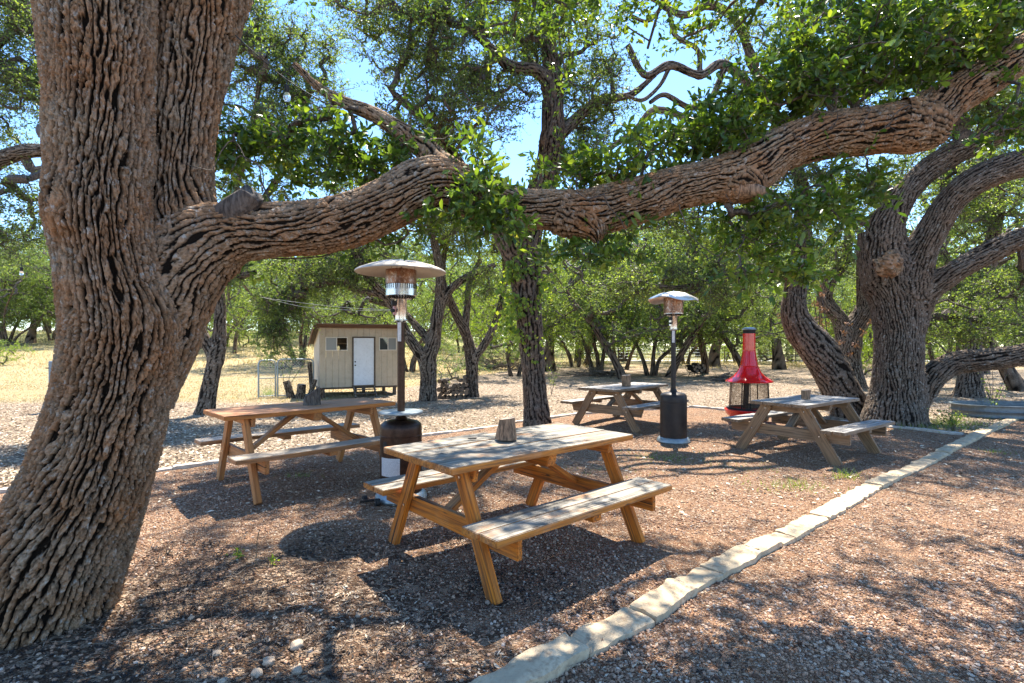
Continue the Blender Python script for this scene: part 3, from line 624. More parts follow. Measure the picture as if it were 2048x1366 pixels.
# slim trunk wrapped in ivy, between the near table and the far one
ivyst = [[(1078, 872, 9.45, 32), (1074, 840, 9.4, 26), (1068, 760, 9.4, 23), (1062, 680, 9.4, 24), (1055, 600, 9.4, 27), (1052, 540, 9.4, 30), (1056, 470, 9.4, 30), (1075, 400, 9.4, 27), (1097, 330, 9.4, 23), (1106, 240, 9.4, 21), (1104, 150, 9.4, 18), (1095, 70, 9.4, 15), (1085, -60, 9.5, 12), (1060, -250, 9.6, 8)],
         [(1052, 560, 9.4, 24), (1020, 500, 9.3, 20), (985, 430, 9.2, 16), (945, 370, 9.1, 13), (900, 300, 9.0, 11), (850, 240, 8.9, 9), (790, 190, 8.8, 7)],
         [(1104, 170, 9.4, 17), (1070, 140, 9.2, 13), (1020, 132, 9.0, 11), (985, 100, 8.8, 9), (940, 60, 8.6, 7), (880, 40, 8.5, 5)],
         [(1100, 290, 9.4, 16), (1150, 240, 9.7, 11), (1200, 200, 10, 9), (1260, 190, 10.2, 7), (1310, 150, 10.4, 5)]]
oak_like('oak_tree', 'slim dark trunk with ivy round its fork, standing behind the near grey picnic table', ivyst and (Q(1075, 852, 9.4)[0], 9.4), ivyst,
         [(830, 110, 9.0, 120, 110, 1.3, 60), (940, 50, 9.2, 170, 110, 1.6, 80), (1100, 60, 9.8, 160, 100, 1.8, 70), (960, 200, 8.8, 110, 90, 1.0, 46), (1180, 190, 9.9, 85, 130, 1.2, 56), (850, 260, 8.8, 110, 60, .9, 34), (1150, 320, 9.8, 60, 60, .7, 18), (1000, -130, 9.2, 300, 140, 2.5, 70), (720, 20, 8.8, 60, 50, .8, 18)], 11, size=.05, spread=.36, bark=BARK_D)
# tree at the field's edge behind the orange table
oak_like('oak_tree', 'leaning forked oak at the edge of the dry field, behind the orange picnic table', (G(410, 826)[0], 11.2),
         [[(404, 850, 11.3, 26), (410, 820, 11.2, 19), (420, 770, 11.2, 17), (430, 725, 11.2, 17), (436, 700, 11.2, 17), (440, 660, 11.2, 14), (440, 600, 11.2, 12), (436, 555, 11.2, 11), (455, 500, 11.2, 9), (500, 440, 11.3, 8), (540, 380, 11.4, 7), (590, 300, 11.5, 6), (610, 200, 11.6, 5)],
          [(432, 720, 11.2, 14), (410, 680, 11.1, 12), (395, 630, 11, 11), (400, 560, 11, 10), (430, 480, 10.9, 8), (470, 380, 10.8, 7), (500, 280, 10.7, 6), (520, 160, 10.6, 5)],
          [(438, 570, 11.2, 9), (470, 555, 11.0, 8), (510, 545, 10.8, 5)]],
         [(500, 110, 10.8, 90, 90, 1.2, 60), (600, 200, 11.4, 90, 80, 1.2, 54), (520, 270, 10.8, 100, 70, 1.2, 44), (470, 380, 11, 60, 40, .8, 16), (620, 80, 11.3, 60, 50, 1.0, 20), (460, 540, 11, 50, 30, .6, 14), (560, 420, 11.3, 80, 50, .8, 16), (480, 20, 10.8, 80, 50, 1.2, 26), (650, 330, 11.5, 80, 60, 1, 26)], 12, size=.052, minz=2.2)
# two forked trees either side of the firewood
oak_like('oak_tree', 'pale forked oak beside the shed, spreading over the firewood', (G(856, 803)[0], 13.7),
         [[(857, 820, 13.8, 22), (857, 795, 13.7, 17), (857, 740, 13.7, 16), (857, 715, 13.7, 16), (868, 680, 13.7, 13), (876, 620, 13.7, 10), (880, 560, 13.7, 9), (872, 500, 13.6, 8), (856, 440, 13.5, 6)],
          [(854, 730, 13.7, 13), (835, 700, 13.6, 11), (812, 665, 13.5, 10), (785, 610, 13.3, 9), (750, 570, 13.1, 9), (722, 530, 12.9, 9), (705, 480, 12.8, 7), (680, 430, 12.8, 5)],
          [(872, 640, 13.7, 8), (900, 580, 13.8, 8), (950, 545, 13.9, 7), (990, 530, 14, 5)],
          [(765, 590, 13.2, 7), (720, 580, 13.0, 6), (670, 565, 12.8, 5), (610, 575, 12.6, 4)],
          [(868, 690, 13.7, 9), (840, 660, 14, 8), (800, 620, 14.3, 6), (740, 600, 14.4, 5)]],
         [(640, 548, 12.9, 130, 48, 1.1, 70), (560, 610, 12.8, 60, 50, .8, 36), (700, 615, 15.8, 110, 30, .8, 24), (550, 660, 12.8, 40, 55, .6, 22), (740, 500, 13, 110, 60, 1.1, 44), (880, 430, 13.6, 100, 60, 1.1, 40), (960, 560, 13.9, 50, 40, .8, 14), (790, 400, 13.3, 140, 60, 1.2, 40), (780, 560, 14.4, 60, 40, .8, 14)], 13, size=.055, spread=.36, droop=.25)
oak_like('oak_tree', 'upright forked oak at the far end of the firewood stack', (G(943, 792)[0], 14.9),
         [[(945, 808, 15, 19), (945, 785, 14.9, 13), (944, 740, 14.9, 12), (942, 712, 14.9, 12), (932, 670, 14.8, 10), (915, 635, 14.7, 9), (900, 600, 14.6, 8), (885, 560, 14.5, 7), (890, 500, 14.5, 5), (910, 440, 14.5, 4)],
          [(944, 720, 14.9, 9), (968, 690, 15, 8), (988, 650, 15.1, 7), (1003, 600, 15.2, 6), (1010, 540, 15.3, 5), (1000, 480, 15.3, 4)],
          [(930, 660, 14.8, 8), (935, 610, 14.9, 7), (938, 570, 15, 6), (960, 520, 15, 5)]],
         [(940, 470, 14.6, 80, 60, 1.1, 42), (1020, 480, 15.2, 60, 60, 1, 26), (880, 480, 14.6, 60, 50, .9, 22), (960, 420, 15, 110, 40, 1.2, 26), (1010, 620, 15.6, 40, 60, .8, 14)], 14, leafmat=LEAF_Y, size=.055)
# the big oak beyond the red stove, with its outlying limbs
big = oak_like('oak_tree', 'huge many-limbed oak with a burl at its fork, one limb sweeping low', (G(1785, 846)[0], 9.9),
         [[(1782, 900, 9.9, 100), (1785, 850, 9.8, 72), (1790, 800, 9.8, 58), (1793, 740, 9.8, 53), (1795, 680, 9.8, 51), (1792, 620, 9.8, 51), (1780, 560, 9.8, 54), (1762, 510, 9.8, 50), (1752, 460, 9.8, 38)],
          [(1775, 560, 9.8, 48), (1765, 500, 9.7, 42), (1775, 450, 9.6, 36), (1805, 395, 9.5, 30), (1850, 345, 9.4, 28), (1910, 305, 9.2, 27), (1970, 278, 9.0, 26), (2030, 245, 8.8, 25), (2120, 190, 8.6, 20)],
          [(1815, 590, 9.7, 46), (1835, 520, 9.5, 37), (1862, 465, 9.3, 33), (1900, 405, 9.1, 31), (1945, 365, 8.9, 31), (2000, 340, 8.8, 31), (2070, 318, 8.7, 29), (2180, 290, 8.5, 22)],
          [(1815, 640, 9.8, 40), (1850, 590, 9.6, 27), (1895, 553, 9.3, 25), (1950, 520, 9.1, 25), (2010, 490, 8.9, 24), (2080, 465, 8.7, 22), (2200, 430, 8.4, 16)],
          [(1800, 830, 9.9, 36), (1845, 780, 9.8, 30), (1875, 745, 9.7, 27), (1915, 725, 9.6, 25), (1970, 720, 9.4, 24), (2030, 712, 9.2, 23), (2100, 700, 9.0, 22), (2220, 690, 8.8, 18)]],
         [(1560, 60, 10, 100, 90, 1.5, 30), (1760, 80, 9.6, 160, 110, 1.8, 50), (1950, 380, 9.6, 80, 60, 1.0, 24), (1980, 200, 9, 90, 90, 1.2, 34), (1880, 230, 9.4, 70, 60, 1, 24), (1900, 640, 10.2, 80, 50, .9, 26), (2010, 640, 10.2, 60, 60, .9, 22), (1660, 400, 10.4, 80, 70, 1.1, 26), (2020, 560, 9.6, 50, 40, .7, 12), (1800, -120, 9.6, 300, 120, 2.2, 60)], 15, size=.052, res=1.25, cell=.052, rcap=.14)
bb = np.array(big.location)
def burl():
    P = Q(1778, 528, 9.2); n = 40; th, ph = np.meshgrid(np.linspace(0, 2 * np.pi, n, endpoint=False), np.linspace(.05, np.pi - .05, n)); d = np.stack([np.cos(th) * np.sin(ph), np.sin(th) * np.sin(ph), np.cos(ph)], -1)
    r = .20 * (1 + .6 * (vn(th * 1.6, ph * 2.4, 3) - .5) + .25 * (vn(th * 6, ph * 8, 5) - .5)); V = (P + d * r[..., None] * np.array([1.0, .9, 1.0])).reshape(-1, 3)
    i, j = np.meshgrid(np.arange(n - 1), np.arange(n), indexing='ij'); q = np.stack([i * n + j, i * n + (j + 1) % n, (i + 1) * n + (j + 1) % n, (i + 1) * n + j], -1).reshape(-1, 4)
    mesh_np('burl', V - bb, quads=q, mat=BARK_A, parent=big, smooth=True, attrs={'ridge': np.clip(.1 + 1.1 * vn(th * 7, ph * 9, 8), 0, 1)})
burl()
# bent oak left of it
oak_like('oak_tree', 'bent leaning oak whose trunk kinks above the red stove', (Q(1690, 0, 10.6)[0], 10.6),
         [[(1712, 880, 10.7, 60), (1703, 830, 10.6, 44), (1682, 780, 10.6, 40), (1655, 730, 10.6, 38), (1628, 690, 10.6, 37), (1602, 655, 10.6, 33), (1588, 620, 10.6, 26), (1592, 570, 10.6, 22), (1600, 510, 10.6, 19), (1606, 440, 10.5, 17), (1600, 360, 10.4, 14), (1570, 280, 10.3, 11), (1530, 200, 10.2, 9), (1500, 110, 10.1, 7)],
          [(1596, 560, 10.6, 13), (1560, 545, 10.4, 11), (1500, 548, 10.2, 9), (1430, 560, 10, 7), (1360, 575, 9.9, 5), (1290, 570, 9.8, 4)],
          [(1604, 470, 10.5, 12), (1560, 430, 10.6, 9), (1500, 400, 10.8, 8), (1440, 360, 11, 6)],
          [(1572, 290, 10.3, 10), (1500, 260, 10, 9), (1440, 275, 9.8, 8), (1380, 240, 9.6, 7), (1310, 220, 9.5, 7), (1270, 260, 9.4, 6), (1215, 300, 9.3, 5)],
          [(1530, 200, 10.2, 9), (1450, 130, 9.8, 9), (1400, 150, 9.6, 8), (1340, 130, 9.5, 8), (1290, 150, 9.4, 7), (1255, 90, 9.3, 6)],
          [(1448, 140, 9.8, 7), (1420, 200, 9.7, 6), (1380, 215, 9.6, 6), (1330, 190, 9.5, 5), (1300, 205, 9.4, 4)],
          [(1400, 150, 9.6, 6), (1395, 100, 9.5, 5), (1350, 70, 9.4, 5), (1335, 20, 9.4, 4), (1290, -10, 9.3, 4)],
          [(1420, 12, 9.9, 6), (1400, -30, 9.8, 5), (1350, -20, 9.7, 5), (1300, 40, 9.6, 4), (1260, 30, 9.5, 3)],
          [(1340, 132, 9.5, 5), (1320, 170, 9.5, 4), (1285, 200, 9.4, 4), (1250, 190, 9.3, 3)],
          [(1505, 120, 10.1, 9), (1470, 40, 10, 8), (1420, 10, 9.9, 8), (1370, 30, 9.8, 7), (1320, 10, 9.7, 5)]],
         [(1470, 470, 10.3, 110, 60, 1.1, 46), (1400, 560, 10.2, 110, 45, .9, 40), (1560, 380, 10.6, 90, 60, 1, 30), (1620, 200, 10.4, 110, 100, 1.3, 36), (1260, 560, 10, 70, 40, .7, 18), (1350, 430, 10.8, 110, 60, 1, 30), (1330, 370, 10.6, 90, 40, .9, 14), (1460, 60, 9.9, 60, 50, .8, 4)], 16, size=.052, minz=2.6, rcap=.1, wig=.26, res=1.1)
# forked oak standing behind those two
oak_like('oak_tree', 'dark forked oak standing between the bent oak and the huge one', (G(1700, 778)[0], 17.5),
         [[(1702, 800, 17.6, 48), (1702, 775, 17.5, 33), (1698, 730, 17.5, 26), (1697, 690, 17.5, 25), (1710, 650, 17.5, 22), (1740, 610, 17.4, 18), (1765, 570, 17.3, 15), (1775, 510, 17.2, 11), (1770, 440, 17, 8)],
          [(1697, 690, 17.5, 22), (1680, 640, 17.5, 17), (1650, 600, 17.5, 16), (1660, 560, 17.4, 14), (1690, 520, 17.4, 11), (1700, 450, 17.3, 8)],
          [(1725, 640, 17.4, 12), (1722, 580, 17.3, 10), (1720, 520, 17.2, 8)]],
         [(1700, 480, 17, 90, 70, 1.8, 44), (1640, 520, 17.4, 60, 50, 1.2, 22), (1780, 560, 17.6, 50, 60, 1.2, 22), (1720, 380, 17, 130, 60, 2, 34), (1650, 650, 18, 30, 40, .8, 7)], 17, size=.07, spread=.5)
oak_like('oak_tree', 'stout oak with spreading roots behind the low limb, by the water tank', (G(1940, 795)[0], 14.6),
         [[(1935, 820, 14.7, 52), (1938, 790, 14.6, 33), (1940, 750, 14.6, 27), (1938, 700, 14.6, 27), (1942, 640, 14.6, 26), (1955, 600, 14.5, 24), (1972, 550, 14.4, 20), (1985, 480, 14.2, 16), (2000, 400, 14, 12), (1990, 320, 14, 9)],
          [(1950, 620, 14.5, 18), (1985, 590, 14.3, 14), (2030, 540, 14.1, 11), (2090, 490, 14, 8)],
          [(1942, 660, 14.6, 14), (1910, 600, 14.4, 10), (1895, 520, 14.2, 8), (1850, 450, 14.1, 6)]],
         [(1980, 400, 14, 90, 90, 1.5, 56), (1900, 560, 14.4, 70, 70, 1.1, 38), (2010, 600, 14.4, 70, 60, 1.1, 38), (1880, 330, 14, 110, 80, 1.6, 46), (2030, 250, 14, 70, 90, 1.5, 30), (1860, 650, 14.8, 40, 40, .8, 12)], 18, size=.06, spread=.42)
# tree past the left edge: its branches reach in behind the big trunk
oak_like('oak_tree', 'tree beyond the big trunk whose bare-tipped branches reach across the open sky', (-9.4, 9.0),
         [[(-150, 880, 9.0, 40), (-140, 780, 9.0, 34), (-120, 640, 9, 32), (-100, 500, 9, 28), (-60, 400, 8.9, 22), (-20, 335, 8.8, 18), (40, 305, 8.7, 15), (90, 300, 8.6, 13), (150, 290, 8.5, 9)],
          [(-110, 560, 9, 24), (-130, 400, 9, 20), (-100, 250, 9, 17), (-40, 130, 9, 13), (30, 60, 9, 8), (90, 40, 9, 5)]],
         [(50, 40, 9, 60, 50, 1, 26), (-20, 140, 9, 70, 60, 1, 26), (60, 180, 9, 50, 60, .8, 20), (60, 400, 8.8, 50, 60, .8, 17), (40, 480, 8.8, 50, 30, .7, 10), (-60, 0, 9, 90, 60, 1.2, 20), (120, 130, 9.4, 60, 80, .8, 16), (10, 290, 9.3, 50, 60, .8, 12)], 19, size=.05)
tv_ = None

# ivy on the slim trunk
def ivy():
    r = np.random.default_rng(5); b = Q(1058, 700, 9.4); root = empty('ivy', (b[0], b[1] - .25, b[2]), 0, 'bright ivy climbing the slim trunk and hanging from its fork', 'vine'); b = np.array(root.location)
    P1, R1 = axis_of(*pxl(ivyst[0]), 200); P2, R2 = axis_of(*pxl(ivyst[1]), 120); pos = []
    for P, R, lo, hi_, n in ((P1, R1, 2.1, 5.2, 1500), (P2, R2, 2.0, 4.3, 1100)):
        ok = np.where((P[:, 2] > lo) & (P[:, 2] < hi_))[0]; k = r.choice(ok, n); a = r.uniform(0, 2 * np.pi, n); rr = R[k] + .02 + np.abs(r.normal(size=n)) * .11 * (.3 + vn(a * 1.2, P[k][:, 2] * 2.2, 9))
        pos.append(P[k] + np.stack([np.cos(a) * rr, np.sin(a) * rr, r.normal(size=n) * .05], -1))
    for (px, py, Y, h, n) in [(1020, 520, 9.1, 1.1, 150), (1000, 500, 9.2, .9, 110), (1085, 560, 9.15, 1.0, 130), (1035, 600, 9.1, 1.0, 130), (1100, 520, 9.2, .8, 100), (1045, 640, 9.12, .7, 60), (1015, 640, 9.1, 1.0, 90), (1125, 470, 9.3, .7, 90), (1065, 690, 9.15, .5, 30), (1025, 560, 9.15, 1.4, 160), (1010, 600, 9.2, 1.0, 100)]:
        c = Q(px, py, Y); t = r.uniform(0, 1, n); pos.append(c + np.stack([r.normal(size=n) * .10, r.normal(size=n) * .08, -t * h + h * .4], -1))
    pos = np.vstack(pos); n = len(pos); d = r.normal(size=(n, 3)) * .6 + np.array([0, -.2, -.9]); nr = r.normal(size=(n, 3)) * .5 + np.array([0, -1, .3]); s = .075 * r.uniform(.6, 1.3, n)
    keep = vn(pos[:, 0] * 5 + 40, pos[:, 2] * 3.2, 12) > .40; pos, d, nr, s, n = pos[keep], d[keep], nr[keep], s[keep], int(keep.sum())
    V, q, t = leaf_mesh(pos, d, unit(nr), s, s * .8); mesh_np('leaves', V - b, quads=q, mat=LEAF_Y, parent=root, fattrs={'rnd': r.uniform(0, 1, n)})
    mb = MB()
    for k in range(7):
        ph = k * .9; pts = [P1[i] + (R1[i] + .015) * np.array([math.cos(ph + i * .05), math.sin(ph + i * .05), 0]) - b for i in range(45, 120, 6)]; mb.tube(pts, .012, 5)
    mb.build('stems', TWIG, root)
ivy()

# ------------------------------------------------------------------ grove behind: a few kinds of tree, copied with their parts
def grove_tree(name, label, seed, height, spread_, trunks, leafmat, ncl, K=10, L=10, size=.080, sp=.55, low=.17, group=None, r_=.14):
    r = np.random.default_rng(seed); root = empty(name, (0, 0, 0), 0, label, 'tree', group); stems = []; J = Join()
    for k in range(trunks):
        a = 2 * np.pi * k / trunks + r.uniform(-.5, .5); o = np.array([math.cos(a), math.sin(a), 0]) * (.12 if trunks > 1 else 0)
        pts = [o + np.array([0, 0, -.3])]; dirv = np.array([math.cos(a) * .26, math.sin(a) * .26, 1.0]) if trunks > 1 else np.array([r.normal() * .15, r.normal() * .15, 1])
        for s in range(6):
            pts.append(pts[-1] + unit(dirv) * height * .135); dirv = dirv + r.normal(size=3) * np.array([.28, .28, .05]) 
        pts = np.array(pts); R = np.linspace(1.0, .35, len(pts)) * r_ * (1 if trunks == 1 else .72); R[0] *= 1.35
        J.add(*bark_tube(pts, R, 18, 44, seed * 7 + k, cell=.09, cellv=.25, depth=.02, slant=.2)); stems.append(axis_of(pts, R, 30)[0])
    J.build('trunk', BARK_D, root, (0, 0, 0))
    C = []
    while len(C) < ncl:
        u = r.uniform(-1, 1, 3)
        if np.dot(u, u) > 1 or np.dot(u, u) < .12: continue
        C.append([u[0] * spread_, u[1] * spread_, height * (low + (1 - low) * (u[2] * .5 + .5))])
    C = np.array(C); C[:, 2] -= .09 * height * (np.hypot(C[:, 0], C[:, 1]) / spread_) ** 2
    keep = vn(C[:, 0] * .8 + 9, C[:, 2] * .9 + seed, seed) > .30; C = C[keep]
    nodes = np.vstack([s[12:] for s in stems]); bv, bq = grow_branches(nodes, C, r, r0=.014, wig=.18, step=.6, rcap=.09)
    V, q, tr, fr, tv, tq = sprigs(C, r, K, L, sp, size, .52, tw=0); crown_mesh('crown', root, (0, 0, 0), leafmat, V, q, fr, [(bv, bq)])
    return root
def kids(o): return [c for c in bpy.data.objects if c.parent == o]
def copy_thing(root, ch, loc, rz=0, s=1.0, label=None, group=None):
    c = root.copy(); COL.objects.link(c); c.location = loc; c.rotation_euler = (0, 0, rz); c.scale = (s, s, s)
    if label: c['label'] = label
    if group: c['group'] = group
    for k in ch:
        d = k.copy(); COL.objects.link(d); d.parent = c
    return c
protos = {}
protos['a'] = grove_tree('oak_tree', 'x', 31, 7.5, 3.6, 3, LEAF_M, 430)
protos['b'] = grove_tree('oak_tree', 'x', 32, 8.5, 4.2, 1, LEAF_G, 480, r_=.30)
protos['c'] = grove_tree('oak_tree', 'x', 33, 6.5, 3.2, 2, LEAF_Y, 360)
protos['d'] = grove_tree('oak_tree', 'x', 34, 7.0, 3.4, 1, LEAF_M, 380, r_=.17)
ch_ = {k: kids(v) for k, v in protos.items()}; used = set()
def plant(k, px, Y, s, rz, label, group=None, x=None):
    x_ = (px - CX) * Y / F if x is None else x; loc = (x_, Y, gz(x_, Y)); s *= 1.16
    if k not in used:
        used.add(k); o = protos[k]; o.location = loc; o.rotation_euler = (0, 0, rz); o.scale = (s, s, s); o['label'] = label
        if group: o['group'] = group
        return o
    return copy_thing(protos[k], ch_[k], loc, rz, s, label, group)
plant('a', 1195, 26, .95, .3, 'three-stemmed oak beyond the farthest picnic table, brush at its foot')
plant('d', 1253, 22, .95, 1.2, 'thin straight oak rising right behind the farthest picnic table')
plant('a', 1303, 24.5, .9, 2.2, 'clump of slender stems behind the tall heater by the far table')
plant('d', 1333, 23.5, .95, 4.0, 'single slim oak just behind the pole of the far heater')
plant('d', 1408, 27, 1.0, 2.4, 'slanting young oak behind the black firewood cradle')
plant('b', 1428, 35, 1.05, .8, 'thick-trunked pale oak behind the firewood cradle')
plant('c', 1150, 34, 1.0, .4, 'bright yellow-green oak in the middle of the grove')
plant('c', 1245, 30, 1.0, 2.9, 'yellow-green crowned oak behind the thin straight oak')
plant('b', 1560, 31, 1.0, 2.1, 'grey-green oak behind the chimney of the red stove')
plant('a', 1640, 36, 1.0, 5.0, 'dense oak seen between the red stove and the bent oak')
plant('d', 2052, 16.5, 1.15, .2, 'dark rough trunk at the edge of the view, behind the low limb')
plant('b', 1960, 27, 1.0, 3.6, 'grey-green oak beyond the water tank')
plant('c', 1880, 23, .9, 1.6, 'sunlit yellow oak seen under the huge oak\'s limbs')
plant('c', 1030, 24, .8, 3.6, 'low bright oak behind the upright forked one')
plant('b', 700, 33, 1.0, 4.4, 'grey-green oak behind the shed roof')
plant('a', 600, 30, 1.0, 1.0, 'three-stemmed oak beyond the chain-link panels')
plant('c', 470, 38, 1.0, 5.2, 'yellow-green oak at the back of the dry field')
plant('a', 960, 40, 1.1, .7, 'dark oak in line with the firewood stack, far back')
plant('b', 60, 47, 1.0, .5, 'round bright oak with several dark trunks across the field')
plant('a', 20, 44, .9, 2.5, 'many-stemmed oak at the field\'s far corner')
plant('a', 105, 50, .95, 4.0, 'smaller many-stemmed oak beside it at the field\'s far corner')
plant('b', 1100, 29, .95, 1.9, 'grey-green oak seen past the foot of the ivy-wrapped trunk')
plant('a', 820, 27, .85, 3.3, 'dense oak seen through the fork of the pale oak by the shed')
plant('d', 1500, 24, .9, .9, 'slim oak behind the shoulder of the red stove')
plant('a', 1370, 40, 1.0, 1.4, 'dense oak behind the slanting young one')
plant('c', 1760, 31, 1.0, 4.9, 'yellow-green oak framed by the two big leaning trunks')
plant('d', 1170, 37, 1.0, 3.1, 'thin oak far back between the three-stemmed oak and the ivy-wrapped trunk')
plant('b', 400, 42, 1.0, 2.6, 'round grey-green oak on the rise behind the leaning oak')
plant('a', 1820, 40, 1.1, 2.2, 'dense oak far behind the fork of the huge oak')
far_lab = {'a': 'distant dark oak in the tree line closing off the yard', 'b': 'distant grey-green oak in the tree line closing off the yard', 'c': 'distant yellow-green oak in the tree line closing off the yard', 'd': 'distant thin oak in the tree line closing off the yard'}
rr_ = random.Random(4)
for row, (Y0, n, sc) in enumerate(((46, 17, 1.1), (60, 22, 1.25), (76, 26, 1.45))):
    for k in range(n):
        x = -Y0 * 1.12 + (k + rr_.random() * .7) * (2.25 * Y0 / n); Y = Y0 + rr_.uniform(-5, 5); kk = 'bcab'[rr_.randrange(4)]
        plant(kk, 0, Y, sc * rr_.uniform(.85, 1.15), rr_.random() * 6.28, far_lab[kk], 'distant ' + {'a': 'dark', 'b': 'grey-green', 'c': 'yellow-green', 'd': 'thin'}[kk] + ' oaks of the tree line', x=x)
# bushes
def bush(name, seed, mat_, R, H, n, size=.06, sp=.3):
    r = np.random.default_rng(seed); root = empty(name, (0, 0, 0), 0, 'x', 'bush'); C = []
    while len(C) < n:
        u = r.uniform(-1, 1, 3)
        if np.dot(u, u) < 1: C.append([u[0] * R, u[1] * R * .8, H * (.5 + .5 * u[2])])
    C = np.array(C); bv, bq = grow_branches(np.array([[0, 0, z] for z in (0, .1, .2)]), C, r, r0=.008, wig=.15, step=.25, rcap=.05)
    V, q, tr, fr, tv, tq = sprigs(C, r, 9, 10, sp, size, .5, tw=0)
    crown_mesh('foliage', root, (0, 0, 0), mat_, V, q, fr, [(bv, bq)]); return root
B1 = bush('bush', 51, LEAF_G, 1.6, 2.0, 60); B2 = bush('bush', 52, LEAF_Y, 1.4, 1.5, 50); b1c, b2c = kids(B1), kids(B2); bu = set()
def setbush(B, ch, px, Y, s, rz, label):
    x = (px - CX) * Y / F; loc = (x, Y, gz(x, Y) - .05)
    if B.name not in bu: bu.add(B.name); B.location = loc; B.scale = (s, s, s); B['label'] = label; return
    copy_thing(B, ch, loc, rz, s, label)
setbush(B1, b1c, 915, 20, .8, 0, 'grey-green bush behind the firewood stack')
setbush(B2, b2c, 8, 30, 1.0, 0, 'pale green rounded bush at the near side of the far field corner')
setbush(B1, b1c, 250, 44, 1.5, 1, 'wide bush hidden partly by the big trunk')
setbush(B1, b1c, 560, 26, 1.0, 2, 'bush beyond the chain-link panels')
setbush(B2, b2c, 1720, 25, 1.2, 1, 'low yellow-green bush between the two big oaks')
setbush(B2, b2c, 1880, 26, .9, 2.5, 'low sunlit bush seen under the low sweeping limb')
setbush(B1, b1c, 1000, 30, 1.2, 4, 'grey bush beside the brush pile')
setbush(B1, b1c, 1560, 38, 1.6, 5, 'long low bush behind the red stove')
setbush(B2, b2c, 480, 43, 1.3, 2, 'pale bush on the rise behind the shed')
setbush(B1, b1c, 380, 47, 1.6, 3, 'broad grey-green bush on the rise beyond the leaning oak')
setbush(B2, b2c, 1460, 44, 1.6, 3, 'bright low bush beyond the thick-trunked oak')
setbush(B1, b1c, 1250, 48, 1.5, 3, 'low bush deep in the middle of the grove')
for (B_, b_c, px_, Y_, s_b, l_) in ((B1, b1c, 1100, 52, 1.8, 'broad bush far behind the ivy-wrapped trunk'), (B2, b2c, 1180, 40, 1.5, 'yellow-green bush at the back of the grove, past the brush heap'), (B1, b1c, 1330, 54, 1.9, 'grey bush far behind the slim oaks by the heater pole'), (B2, b2c, 1520, 50, 1.7, 'low bright bush along the pale road'), (B1, b1c, 1640, 48, 1.8, 'grey bush by the far road, seen above the grey tabletop'), (B2, b2c, 1740, 44, 1.7, 'bright bush in the gap between the two big oaks, farther off'), (B1, b1c, 1840, 50, 1.9, 'grey bush right behind the huge oak, far off'), (B2, b2c, 1930, 42, 1.7, 'bright bush above the low sweeping limb'), (B1, b1c, 640, 46, 1.7, 'bush hidden mostly by the shed roof'), (B2, b2c, 880, 44, 1.6, 'bright bush far behind the firewood stack'), (B1, b1c, 780, 42, 1.6, 'grey bush on the rise right of the shed roof')):
    setbush(B_, b_c, px_, Y_, s_b, px_ * .37, l_)
setbush(B1, b1c, 2030, 30, 1.4, 5, 'low bush behind the water tank')

# far wood closing the horizon: one mass nobody could count
rw_ = np.random.default_rng(77); n = 5200; xx = rw_.uniform(-1, 1, n) * 135; yy = rw_.uniform(82, 100, n); hh = 5.2 + 3.0 * vn(xx * .09, yy * .05, 5) + 1.5 * vn(xx * .35, yy * .2, 6)
Cw = np.stack([xx, yy, gh(xx, yy) + hh * rw_.uniform(0, 1, n) ** .75], -1); V, q, tr, fr, tv, tq = sprigs(Cw, rw_, 6, 6, 1.3, .34, .6, tw=0)
tag(mesh_np('woodland', V, quads=q, mat=LEAF_G, fattrs={'rnd': fr}), 'far wood closing the view behind the grove and the field', 'woodland', kind='stuff')

# ------------------------------------------------------------------ picnic tables
rw = random.Random(3)
def board(name, mat, parent, p0, p1, w, t, up=(0, 0, 1), bev=.004, planks=1, gap=.007, taper0=0.0, cut=0.0):
    """one part whose local X runs along the wood; planks side by side stay in one part"""
    p0 = Vector(p0); p1 = Vector(p1); x = p1 - p0; L = x.length; x.normalize(); z = Vector(up); z = (z - z.dot(x) * x).normalized(); y = z.cross(x)
    mb = MB(); pw = (w - gap * (planks - 1)) / planks
    for k in range(planks):
        bm = bmesh.new(); bmesh.ops.create_cube(bm, size=1); l2 = L + (rw.uniform(-.012, .012) if planks > 1 else 0)
        bmesh.ops.scale(bm, vec=(l2, pw, t), verts=bm.verts)
        bmesh.ops.subdivide_edges(bm, edges=[e for e in bm.edges if abs((e.verts[0].co - e.verts[1].co).x) > .5 * l2], cuts=10)
        yc = -w / 2 + pw / 2 + k * (pw + gap); dz = rw.uniform(-.002, .002) if planks > 1 else 0; ph = rw.random() * 6
        for v in bm.verts:
            if taper0 and v.co.z < 0 and abs(v.co.x) > l2 / 2 - 1e-4: v.co.x -= math.copysign(taper0, v.co.x)
            if cut: v.co.x += cut * v.co.z * (1 if v.co.x > 0 else 1)
            v.co.z += dz + .0022 * math.sin(v.co.x * 3.1 + ph); v.co.y += yc + .002 * math.sin(v.co.x * 2.3 + ph * 2)
        bmesh.ops.bevel(bm, geom=[e for e in bm.edges if len(e.link_faces) == 2 and e.calc_face_angle() > .6], offset=bev, segments=2, affect='EDGES')
        bm.verts.index_update(); mb.add([v.co.copy() for v in bm.verts], [[v.index for v in f.verts] for f in bm.faces]); bm.free()
    o = mb.build(name, mat, parent); M = Matrix((x, y, z)).transposed().to_4x4(); M.translation = (p0 + p1) / 2; o.matrix_local = M
    return o
